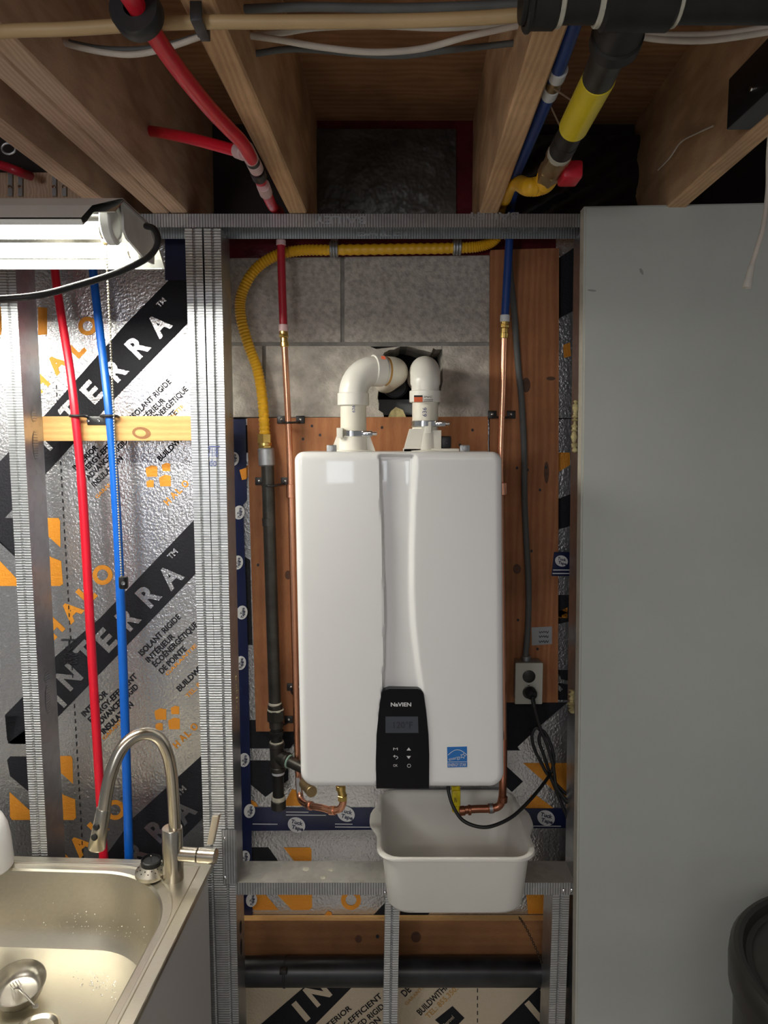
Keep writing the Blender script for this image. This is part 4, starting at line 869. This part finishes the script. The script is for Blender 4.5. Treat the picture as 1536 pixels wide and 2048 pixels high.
for i in range(330):                            # water droplets on the back wall and the floor of the bowl
    a = random.random(); u = random.gauss(0, 1)
    if i < 120: px, py, rr_ = random.uniform(40, 300), random.uniform(1760, 1890), random.uniform(.0008, .0018)
    elif i < 260: px, py, rr_ = random.gauss(215, 28), random.gauss(1955, 20) + 0, random.uniform(.0010, .0026)
    else: px, py, rr_ = random.uniform(120, 290), random.uniform(1850, 1960), random.uniform(.0008, .0018)
    d = ray(px, py); hit = None
    p = atz(px, py, Zs - .1855); s, t = (p - A).dot(e1), (p - A).dot(e2)
    if s < .105 or s > .65 or t < .09 or t > .62:
        # back / side wall of the bowl: step along the ray until below the wall loop
        k0 = (Zs - .01 - CZ) / d.z
        for q in range(60):
            p = O + d * (k0 + q * .004); dz = p.z - Zs; s, t = (p - A).dot(e1), (p - A).dot(e2); ins = .052 + .02 * min(1, -dz / .15)
            hitb = t < ins - .018 or s < ins or math.hypot(max(0, ins + .19 - s), max(0, ins + .172 - t)) > .19
            if hitb: hit = p; break
        if hit is None: continue
        p = hit
    m_ = Matrix.Translation(p) @ Matrix.Diagonal((1, 1, .8, 1)); bmesh.ops.create_icosphere(bm, subdivisions=1, radius=rr_, matrix=m_)
dr = mk('water_droplets', bm, 'chrome', sink, smooth=80); dr['kind'] = 'stuff'
# base cabinet side panel
cab = thing('sink_cabinet', 'plain grey cabinet under the sink, right side panel showing', 'cabinet', S(.4, .25, -Zs))
bm = NB(); q = [S(.012, .0, -.012), S(.012, .70, -.012), S(.012, .70, -Zs + .002), S(.012, .0, -Zs + .002)]; prism(bm, q, [p + e1 * .018 for p in q]); mk('side_panel', bm, 'cabinet_side', cab, smooth=0)
bm = NB(); q = [S(.012, .685, -.012), S(.79, .685, -.012), S(.79, .685, -Zs + .002), S(.012, .685, -Zs + .002)]; prism(bm, q, [p + e2 * .018 for p in q]); mk('front_panel', bm, 'cabinet_side', cab, smooth=0)
bm = NB(); q = [S(.79, .0, -.012), S(.79, .70, -.012), S(.79, .70, -Zs + .002), S(.79, .0, -Zs + .002)]; prism(bm, q, [p - e1 * .018 for p in q]); mk('side_panel', bm, 'cabinet_side', cab, smooth=0)
# faucet
fp = atz(347, 1757, Zs); fa = thing('kitchen_faucet', 'brushed nickel gooseneck faucet with pull down spray at the sink', 'faucet', fp)
FY = fp.y; ztop = at(347, 1655, FY).z
bm = NB(); lathe(bm, fp, (0, 0, 1), [(.0, 0), (.0232, 0), (.0232, ztop - Zs - .002), (.022, ztop - Zs), (.0135, ztop - Zs + .0005), (.0, ztop - Zs + .0005)], 36); mk('faucet_body', bm, 'nickel', fa)
pts = P3([(350, 1665, FY), (347, 1600, FY), (342, 1540, FY - .002), (334, 1505, FY - .012), (318, 1477, FY - .025), (293, 1467, FY - .04), (266, 1475, FY - .055), (242, 1500, FY - .07), (224, 1540, FY - .083), (214, 1580, FY - .09), (208, 1620, FY - .095)])
mk('gooseneck_spout', tube(NB(), pts, .0135, 9, 22), 'nickel', fa)
a, b = at(208, 1616, FY - .094), at(193, 1697, FY - .10); d = (b - a)
bm = NB(); lathe(bm, a, d, [(0, 0), (.0148, 0), (.0155, .002), (.0165, d.length * .5), (.0182, d.length - .002), (.017, d.length), (0, d.length)], 30); sh_ = mk('spray_head', bm, 'nickel', fa)
for t in (.37, .62):
    p = a + d * t + Vector((-.004, -.0165, 0)); bm = NB(); lathe(bm, p, (-.25, -1, 0), [(.007, -.002), (.007, .0025), (.005, .004), (0, .0042)], 18); mk('spray_button', bm, 'black_rubber', sh_)
h0 = at(352, 1707, FY); hd = Vector((1, -.12, 0)).normalized(); r_px = 72 * 1.68 / F
bm = NB(); cyl(bm, h0, h0 + hd * (r_px * .62), .0165, 28); cyl(bm, h0 + hd * (r_px * .62 + .0015), h0 + hd * (r_px + .012), .0175, 28, .002); mk('handle_hub', bm, 'nickel', fa)
ly = (h0 + hd * r_px).y - .012; lv = P3([(413, 1690, ly), (425, 1690, ly), (437, 1632, ly - .006), (424, 1632, ly - .006)]); bm = NB()
prism(bm, lv, [p + Vector((.003, .012, 0)) for p in lv]); bmesh.ops.bevel(bm, geom=bm.edges[:], offset=.0012, segments=2, affect='EDGES'); mk('lever', bm, 'nickel', fa)
# strainer on the deck
sp = atz(301, 1750, Zs); sb = thing('sink_strainer', 'basket strainer with black rubber rim resting beside the faucet', 'strainer', sp)
bm = NB(); lathe(bm, sp + Vector((0, 0, .0012)), (.06, -.04, 1), [(0, 0), (.033, 0), (.0345, .003), (.0345, .010), (.032, .013), (.022, .026), (.0, .027)], 40); bk = mk('basket', bm, 'stainless', sb)
bm = NB()
for k in range(22):
    a = 2 * math.pi * k / 22; rr_, hz = (.029, .0178) if k % 2 else (.0255, .0228)
    bmesh.ops.create_icosphere(bm, subdivisions=1, radius=.0017, matrix=Matrix.Translation(sp + Vector((rr_ * math.cos(a), rr_ * math.sin(a), hz))))
mk('drain_holes', bm, 'void', bk)['kind'] = 'stuff'
bm = NB(); lathe(bm, sp + Vector((.002, 0, .024)), (.06, -.04, 1), [(.019, 0), (.0225, .002), (.0228, .014), (.0205, .016), (.0195, .010), (.0, .009)], 36); mk('rubber_rim', bm, 'black_rubber', sb)
bm = NB(); cyl(bm, sp + Vector((.002, 0, .030)), sp + Vector((.003, -.001, .048)), .0018, 10); mk('pin', bm, 'chrome', sb)
# dish with a fork
dc = atz(38, 1990, Zs - .172); dz = Zs - .1855 + .004
di = thing('steel_dish', 'small round steel dish lying in the bowl of the sink', 'dish', Vector((dc.x, dc.y, dz)))
ax = Vector((.10, -.22, 1)).normalized()
bm = NB(); lathe(bm, Vector((dc.x, dc.y, dz + .010)), ax, [(0, 0), (.036, 0), (.043, .004), (.048, .014), (.0535, .034), (.055, .036), (.0535, .037), (.052, .035), (.0465, .015), (.041, .006), (.034, .003), (0, .003)], 48); mk('dish_body', bm, 'stainless_dull', di)
fk = thing('fork', 'steel fork lying in the small round steel dish', 'cutlery', Vector((dc.x, dc.y, dz + .02)))
f0, f1 = atz(30, 1968, dz + .022), atz(70, 2012, dz + .048); f2 = (f1 - f0).normalized(); sd = f2.cross(Vector((0, 0, 1))).normalized()
bm = NB(); m0 = f0 + f2 * .022; tube(bm, [m0, m0 + f2 * .012, f1], .0026, 5, 8)
q = [f1 - f2 * .006 - sd * .004, f1 - sd * .0065 + f2 * .006, f1 + f2 * .016, f1 + sd * .0065 + f2 * .006, f1 - f2 * .006 + sd * .004]; prism(bm, [p + Vector((0, 0, .002)) for p in q], [p for p in q]); mk('handle', bm, 'chrome', fk)
bm = NB(); q = [m0 - sd * .009 - f2 * .003, m0 + f2 * .012 - sd * .003, m0 + f2 * .012 + sd * .003, m0 + sd * .009 - f2 * .003]; prism(bm, [p + Vector((0, 0, .0015)) for p in q], q); mk('fork_head', bm, 'chrome', fk)
for k in range(4):
    bm = NB(); o_ = sd * (.0055 * (k - 1.5)); tube(bm, [m0 + o_, m0 + o_ - f2 * .014 + Vector((0, 0, -.001)), m0 + o_ - f2 * .03 + Vector((0, 0, .002))], .0011, 4, 6); mk('tine', bm, 'chrome', fk)
# soap dispenser
c = atz(-24, 1738, Zs); so = thing('soap_bottle', 'white plastic soap bottle at the left rear sink corner', 'bottle', c)
bm = NB(); lathe(bm, c + Vector((0, 0, .0005)), (0, 0, 1), [(0, 0), (.050, 0), (.0545, .005), (.0555, .02), (.052, .07), (.046, .105), (.036, .128), (.020, .140), (0, .143)], 40); mk('bottle_body', bm, 'soap_white', so)
bm = NB(); lathe(bm, c + Vector((-.01, 0, .138)), (0, 0, 1), [(0, 0), (.010, 0), (.010, .010), (.004, .012), (0, .012)], 20); mk('bottle_cap', bm, 'soap_white', so)

# ================================================================== FLUORESCENT FIXTURE
fx1 = -.414; fx0 = -1.66; zf = CZ + .342
fi = thing('fluorescent_light', 'lit two tube fluorescent shop light hanging over the sink', 'light', ((fx0 + fx1) / 2, 1.26, CZ + .39))
prof = [(1.108, .334), (1.106, .3255), (1.112, .327), (1.19, .386), (1.33, .386), (1.398, .334), (1.402, .3265), (1.394, .3262)]
prof = [(1.100, .3300), (1.108, .3245), (1.116, .330), (1.149, .355), (1.1505, .356), (1.19, .386), (1.33, .386), (1.392, .338), (1.402, .329), (1.385, .3262)]
bm = NB(); a = [bm.verts.new((fx0, y, CZ + z)) for y, z in prof]; b = [bm.verts.new((fx1 if y > 1.15 else -.446, y, CZ + z)) for y, z in prof]
for i in range(len(prof) - 1): bm.faces.new((a[i], a[i + 1], b[i + 1], b[i]))
bm.faces.ensure_lookup_table()
for i in (2, 3, 4, 5, 6, 7): bm.faces[i].material_index = 1
o = mk('reflector', bm, ['shade_white', 'shade_mirror'], fi, smooth=0); s = o.modifiers.new('sheet', 'SOLIDIFY'); s.thickness = .0012; s.offset = 0
bm = NB(); pf = [(1.1035, .3335), (1.1465, .3645), (1.1875, .3885), (1.3325, .3885), (1.399, .3345)]
pa_ = [bm.verts.new((fx0, y, CZ + z)) for y, z in pf]; pb_ = [bm.verts.new((fx1 if y > 1.15 else -.447, y, CZ + z)) for y, z in pf]
for i in range(4): bm.faces.new((pa_[i], pa_[i + 1], pb_[i + 1], pb_[i]))
mk('reflector_shell', bm, 'shade_white', fi, smooth=0)
mk('ballast_channel', box(NB(), fx0, fx1 - .012, 1.225, 1.295, CZ + .362, CZ + .386, .003), 'shade_mirror', fi)
for Y, xr in ((1.20, -.455), (1.32, -.453)):
    bm = NB(); cyl(bm, Vector((fx0 + .03, Y, zf)), Vector((xr, Y, zf)), .0126, 24); mk('tube', bm, 'tube_glow', fi)
    bm = NB(); cyl(bm, Vector((xr, Y, zf)), Vector((xr + .010, Y, zf)), .0132, 24); mk('tube_cap', bm, 'nickel', fi)
    rl = .033 if Y < 1.25 else .027
    bm = NB(); lathe(bm, Vector((xr + .008, Y, CZ + .353 if Y < 1.25 else CZ + .346)), (1, 0, 0), [(0, 0), (rl - .003, 0), (rl, .003), (rl, .015), (rl - .002, .017), (rl - .009, .018), (rl - .010, .015), (0, .015)], 10 if 0 else 28); mk('lampholder', bm, 'shade_white', fi)
bm = NB(); pf = [(1.20, .386), (1.225, .390), (1.33, .388), (1.36, .362), (1.352, .326), (1.31, .322), (1.215, .334), (1.20, .345)]
prism(bm, [Vector((fx1 - .008, y, CZ + z)) for y, z in pf], [Vector((fx1 - .004, y, CZ + z)) for y, z in pf]); mk('end_plate', bm, 'white_metal', fi)
mk('power_cord', tube(NB(), P3([(292, 452, 1.24), (308, 458, 1.225), (316, 478, 1.215), (308, 502, 1.21), (285, 522, 1.20), (230, 547, 1.18), (150, 572, 1.15), (80, 590, 1.12), (0, 598, 1.10), (-120, 600, 1.06)]), .0052, 10, 12), 'black_rubber', fi)
bm = NB(); q = at(211, 478, 1.24); lathe(bm, q + Vector((0, 0, .012)), (0, 0, -1), [(.009, 0), (.008, .012), (.005, .02), (.003, .022), (0, .022)], 18); ps = mk('pull_switch', bm, 'brass_dull', fi)
top, bot = at(212, 492, 1.24), at(243, 1152, 1.27); bm = NB(); n = 118
for i in range(n): bmesh.ops.create_icosphere(bm, subdivisions=1, radius=.0021, matrix=Matrix.Translation(top.lerp(bot, i / (n - 1))))
sweep(bm, [top, bot], .0005, 5); mk('pull_chain', bm, 'bead', fi, smooth=80)['kind'] = 'stuff'
bm = NB(); c = at(247, 1158, 1.27); lathe(bm, c + Vector((0, 0, .004)), (0, 0, -1), [(0, 0), (.0075, 0), (.0082, .002), (.0082, .018), (.0065, .021), (0, .021)], 22); pe = mk('pull_end', bm, 'black_rubber', fi)
bm = NB(); lathe(bm, c + Vector((.002, -.0078, -.006)), (.3, -1, 0), [(.0036, 0), (.0036, .0014), (.0018, .0014), (0, .0004)], 16); mk('eyelet', bm, 'chrome', pe)
for px in (50,):
    for (Y, y) in ((1.26, 484),): pass
for x in (-.86, -1.3):
    bm = NB(); tube(bm, [Vector((x, 1.26, CZ + .386)), Vector((x, 1.26, CZ + .46)), Vector((x, 1.26, ZJ + .03))], .0015, 3, 6); mk('hanging_wire', bm, 'galv', fi)

# ================================================================== THINGS UNDER THE JOISTS
# red pex across the bays
zr_ = CZ + .49
rp = thing('pex_pipe', 'red PEX pipe slanting under the joists toward the head track', 'pipe', atz(400, 205, zr_))
pts = [atz(x, y, zr_) for x, y in [(225, -60), (268, 5), (312, 75), (365, 150), (418, 215), (458, 258), (483, 284), (498, 308)]] + [atz(508, 330, zr_ + .004), at(526, 372, 1.47), at(539, 400, 1.60), at(546, 414, 1.68), at(552, 418, 1.745), at(559, 424, 1.785), at(561, 440, 1.79)]
mk('pipe', tube(NB(), pts, .0112, 8, 16), 'pex_red', rp)
ringsp = [(492, 297, 503, 318), (506, 324, 513, 338), (526, 370, 532, 386)]
for x0_, y0_, x1_, y1_ in ringsp: rings(rp, 'crimp_ring', 'pink_ring', atz(x0_, y0_, zr_ + .003), atz(x1_, y1_, zr_ + .003), .0128)
rings(rp, 'tee_body', 'black_plastic', atz(501, 314, zr_ + .003), atz(508, 328, zr_ + .003), .0124); rings(rp, 'black_collar', 'black_plastic', atz(514, 342, zr_ + .004), atz(519, 354, zr_ + .004), .0138)
b0 = atx(300, 262, -.452); mk('branch_pipe', tube(NB(), [b0 + Vector((-.06, .002, .004)), b0, at(380, 277, 1.34), at(478, 303, 1.285)], .0098, 6, 16), 'pex_red', rp)
rings(rp, 'crimp_ring', 'pink_ring', at(474, 301, 1.288), at(488, 306, 1.275), .0125)
c = atz(274, 24, zr_); dd = (pts[2] - pts[1]).normalized(); bm = NB(); lathe(bm, c - dd * .012, dd, [(.0114, 0), (.027, 0), (.029, .003), (.029, .02), (.027, .023), (.0114, .023)], 30)
tag(mk('pipe_hanger', bm, 'black_rubber'), 'black rubber ring around the red pipe at upper left', 'pipe clip')
# tan cable
zc = CZ + .503
tag(mk('flat_cable', tube(NB(), [atz(x, y, zc) for x, y in [(-160, 92), (0, 64), (140, 58), (300, 48), (420, 44), (560, 44), (800, 42), (960, 36), (1060, 28)]], .0078, 8, 12), 'tan_cable'), 'thick tan cable crossing beneath the joists along the top', 'cable')
c = atz(399, 40, zc); bm = NB(); box(bm, c.x - .007, c.x + .007, c.y - .016, c.y + .02, zc - .0095, zc - .0075, .0005); box(bm, c.x - .007, c.x + .007, c.y - .017, c.y - .0145, zc - .009, zc + .012, .0005); box(bm, c.x - .006, c.x + .006, c.y + .012, c.y + .03, zc - .009, zc + .012, .001)
tag(mk('cable_clip', bm, 'black_plastic'), 'black clip fixing the tan cable under the second joist', 'cable clip')
def cable(pts, r, mat, label): return tag(mk('electrical_cable', tube(NB(), P3(pts), r, 8, 10), mat), label, 'cable')
cable([(120, 82, 1.12), (150, 93, 1.11), (215, 106, 1.10), (270, 109, 1.10), (330, 97, 1.10), (400, 74, 1.10)], .0042, 'white_cable', 'sagging white cable between the double joist and second joist')
cable([(120, 80, 1.13), (200, 96, 1.14), (280, 98, 1.14), (340, 88, 1.14), (402, 70, 1.14)], .0036, 'grey_cable', 'thin grey cable just behind the sagging white cable at left')
cable([(490, 70, 1.10), (560, 80, 1.10), (640, 94, 1.10), (740, 104, 1.10), (840, 98, 1.10), (940, 72, 1.10), (1050, 48, 1.10)], .0045, 'white_cable', 'lowest white cable sagging between the two middle joists')
cable([(490, 74, 1.11), (560, 66, 1.11), (640, 55, 1.11), (760, 52, 1.11), (900, 56, 1.11), (1040, 44, 1.11)], .0044, 'cord_pale', 'pale cable just under the tan cable between middle joists')
cable([(505, 108, 1.14), (600, 98, 1.14), (780, 112, 1.15), (900, 100, 1.15), (1030, 86, 1.15)], .0046, 'grey_cable', 'grey cable behind the white one between the middle joists')
cable([(490, 18, 1.02), (620, 14, 1.0), (800, 16, 1.0), (1040, 8, 1.0)], .0055, 'grey_cable', 'grey cable above the tan one at the top edge')
for k, lab in ((0, 'lower white cable swagged at the upper right joist bay'), (1, 'upper white cable swagged at the upper right joist bay')):
    cable([(1262, 68 - 8 * k, 1.06), (1310, 78 - 9 * k, 1.05), (1390, 82 - 12 * k, 1.04), (1460, 76 - 10 * k, 1.03), (1560, 60 - 9 * k, 1.02)], .0042, 'white_cable', lab)
# gas main with valve
gm = thing('gas_main', 'black gas main with yellow nipple and red handled valve at upper right', 'pipe', at(1190, 180, 1.03))
zm = 2.367; ym = .845; pm = lambda px: Vector(((px - 768) / F * .80, ym, zm))
bm = NB(); cyl(bm, pm(1040), pm(1700), .0235, 28); mk('main_pipe', bm, 'iron_dark', gm)
bm = NB(); cyl(bm, pm(1050), pm(1116), .029, 28, .004); cyl(bm, pm(1050), pm(1064), .032, 28, .003); mk('coupling', bm, 'iron_dark', gm)
rings(gm, 'thread_seal', 'pipe_dope', pm(1112), pm(1124), .0268); rings(gm, 'thread_seal', 'pipe_dope', pm(1190), pm(1202), .0268); rings(gm, 'thread_seal', 'pipe_dope', pm(1346), pm(1354), .0268)
zg = CZ + .48; gz = lambda x, y: atz(x, y, zg)
bm = NB(); cyl(bm, pm(1200), pm(1345), .0305, 28, .004); tb = Vector((pm(1255).x, ym, zm)); te = gz(1222, 112); cyl(bm, tb, tb + (te - tb) * .75, .0285, 28, .004); cyl(bm, tb + (te - tb) * .55, tb + (te - tb) * .78, .031, 28, .003); mk('tee', bm, 'iron_dark', gm)
gx = [gz(1230, 95), gz(1203, 150), gz(1160, 236), gz(1143, 270), gz(1130, 297), gz(1100, 345)]
dax = (gx[5] - gx[0]).normalized(); L0_ = (gx[5] - gx[0]).length
gp_ = lambda t: gx[0] + dax * (L0_ * t)
bm = NB(); cyl(bm, tb + (te - tb) * .5, gp_(.22), .0215, 28); mk('nipple', bm, 'black_iron', gm)
bm = NB(); cyl(bm, gp_(.18), gp_(.545), .0222, 32); mk('painted_nipple', bm, 'yellow_paint', gm)
bm = NB(); cyl(bm, gp_(.54), gp_(.72), .0195, 28); cyl(bm, gp_(.66), gp_(.76), .0205, 28, .002); mk('nipple', bm, 'iron_dark', gm)
rings(gm, 'thread_seal', 'pipe_dope', gp_(.755), gp_(.80), .0205)
bm = NB(); cyl(bm, gp_(.79), gp_(.96), .0195, 24, .003); hexnut(bm, gp_(.79), gp_(.86), .0215); hexnut(bm, gp_(.95), gp_(1.05), .0215); mk('valve_body', bm, 'brass_dull', gm)
vc = gp_(.97) + Vector((.026, -.002, -.006)); bm = NB(); box(bm, vc.x - .012, vc.x + .022, vc.y - .03, vc.y + .02, vc.z - .018, vc.z + .012, .005); mk('valve_handle', bm, 'valve_red', gm)
rings(gm, 'valve_stem', 'nickel', gp_(.97) + Vector((.008, 0, 0)), vc, .006)
pts = [gp_(1.04), gp_(1.12), atz(1078, 372, zg - .003), atz(1055, 374, zg - .004), at(1036, 366, 1.50), at(1020, 374, 1.57), at(1011, 396, 1.66), at(1005, 405, 1.76), at(1002, 422, 1.80), at(1002, 446, 1.80)]
path = cat_rom(pts, 24); nn = len(path)
mk('flexible_hose', sweep(NB(), path, [(.0195 - .0065 * min(1, i / (nn * .55))) + .0007 * math.sin(i * math.pi / 2) for i in range(nn)], 18), 'gas_yellow', gm)
# blue pex at joist
bz = lambda x, y: atz(x, y, CZ + .535)
bp = thing('pex_pipe', 'dark blue PEX pipe beside the joist behind the yellow nipple', 'pipe', bz(1100, 180))
mk('pipe', tube(NB(), [bz(1175, -30), bz(1146, 55), bz(1120, 130), bz(1096, 195), bz(1050, 305), bz(1030, 355), at(1025, 396, 1.70), at(1021, 415, 1.78), at(1020, 440, 1.79)], .0102, 8, 16), 'pex_blue_dark', bp)
rings(bp, 'crimp_ring', 'clear_ring', bz(1120, 138), bz(1113, 156), .0122); rings(bp, 'crimp_ring', 'clear_ring', bz(1105, 174), bz(1098, 191), .0122); rings(bp, 'coupler', 'brass_dull', bz(1113, 156), bz(1105, 174), .0112)
mk('twine', tube(NB(), P3([(1108, 178, 1.12), (1130, 192, 1.10), (1150, 206, 1.08)]), .0014, 5, 6), 'twine', bp); mk('twine', tube(NB(), P3([(1092, 190, 1.17), (1105, 220, 1.2), (1122, 256, 1.2)]), .0014, 5, 6), 'twine', bp)
# thin wire and black box on the right joist, white lead
jx = .604
tag(mk('thin_wire', tube(NB(), [atx(x, y, jx) for x, y in [(1316, 340), (1340, 315), (1362, 284), (1395, 266), (1426, 252)]], .0016, 6, 6), 'white_cable'), 'thin pale wire stapled on the right joist face', 'wire')
bb = thing('junction_box', 'black box fixed on right joist near the top corner', 'box', (.59, 1.05, 2.40))
mk('box_body', box(NB(), .566, .606, .80, 1.25, 2.397, 2.478, .003), 'black_plastic', bb)
bm = NB(); lathe(bm, Vector((.566, 1.17, 2.425)), (-1, 0, 0), [(.004, 0), (.0035, .002), (0, .0025)], 12); mk('screw', bm, 'chrome', bb)
wl = thing('lead_wire', 'white cable with connector dangling before the grey partition', 'cable', at(1493, 575, 1.3))
mk('cable', tube(NB(), P3([(1552, 150, 1.22), (1538, 300, 1.28), (1536, 380, 1.30), (1527, 450, 1.30), (1513, 500, 1.30), (1503, 532, 1.30)]), .0042, 8, 12), 'white_cable', wl)
a, b = at(1504, 530, 1.30), at(1493, 576, 1.30); d = b - a
bm = NB(); lathe(bm, a, d, [(0, 0), (.005, 0), (.0058, .003), (.0068, d.length * .65), (.0075, d.length * .66), (.0078, d.length), (.005, d.length), (0, d.length - .004)], 18); mk('connector', bm, 'cord_pale', wl)
# hangers at the far left rim
for x, lab in ((30, 'pair of metal pipe hooks on the rim board, farther left'), (118, 'pair of metal pipe hooks on the rim board, beside the joist')):
    t = thing('pipe_hook', lab, 'hook', at(x, 395, 1.85))
    for dx in (-10, 10):
        bm = NB(); slab(bm, [(x + dx - 4, 335), (x + dx + 4, 335), (x + dx + 4, 392), (x + dx - 4, 392)], 1.852, .004); mk('strap', bm, 'zinc_dull', t)
        bm = NB(); lathe(bm, at(x + dx, 374, 1.851), (0, -1, 0), [(.005, 0), (.004, .003), (0, .004)], 12); mk('screw', bm, 'chrome', t)
tag(mk('pex_pipe', tube(NB(), P3([(-60, 318, 1.75), (0, 330, 1.75), (34, 342, 1.75), (60, 352, 1.80)]), .0105, 6, 14), 'pex_red_dark'), 'short red PEX stub by the metal hooks at far left', 'pipe')
c = at(17, 297, 1.45); bm = NB(); sweep(bm, [c + Vector((.013 * math.cos(t * .3142), 0, .010 * math.sin(t * .3142))) for t in range(21)], .0022, 8, False); cyl(bm, c + Vector((0, 0, .01)), c + Vector((0, 0, .05)), .003, 8)
tag(mk('eye_hook', bm, 'zinc_dull'), 'small metal eye hook hanging by the leftmost visible joist', 'hook')

# ================================================================== BLACK BIN
bi = thing('trash_bin', 'round black plastic bin with lid before the grey partition', 'bin', (.92, 1.20, 0))
bc = Vector((.92, 1.20, 0))
bm = NB(); lathe(bm, bc, (0, 0, 1), [(0, .002), (.235, .002), (.245, .012), (.268, .86), (.268, .88), (0, .88)], 64); mk('bin_body', bm, 'bin_black', bi)
bm = NB(); lathe(bm, bc + Vector((0, 0, .86)), (0, 0, 1), [(.270, 0), (.2775, .002), (.279, .035), (.277, .058), (.270, .068), (.262, .070), (.254, .066), (.248, .052), (.238, .050), (.225, .058), (.12, .072), (0, .078)], 64); mk('bin_lid', bm, 'bin_black', bi)
bm = NB(); tube(bm, [Vector((.80, 1.17, .925)), Vector((.82, 1.16, .952)), Vector((.90, 1.15, .958)), Vector((.98, 1.16, .952)), Vector((1.0, 1.17, .925))], .011, 6, 12); mk('lid_handle', bm, 'bin_black', bi)

# repeats of one kind carry one group phrase
GROUPS = {'steel_stud': 'steel studs of the wall framing', 'steel_track': 'steel tracks of the wall framing', 'pipe_clip': 'pipe clips on the boards', 'insulation_board': 'printed insulation boards',
          'sheathing_tape': 'blue sheathing tapes', 'plywood_board': 'plywood backing boards', 'pex_pipe': 'plastic water pipes', 'electrical_cable': 'cables between the joists', 'spray_foam': 'spray foam bits on the studs',
          'hose_strap': 'metal straps on the gas hose', 'pipe_hook': 'metal pipe hooks at the far left'}
for o in bpy.data.objects:
    if 'category' in o.keys() and 'group' not in o.keys():
        g = GROUPS.get(o.name.split('.')[0])
        if g: o['group'] = g
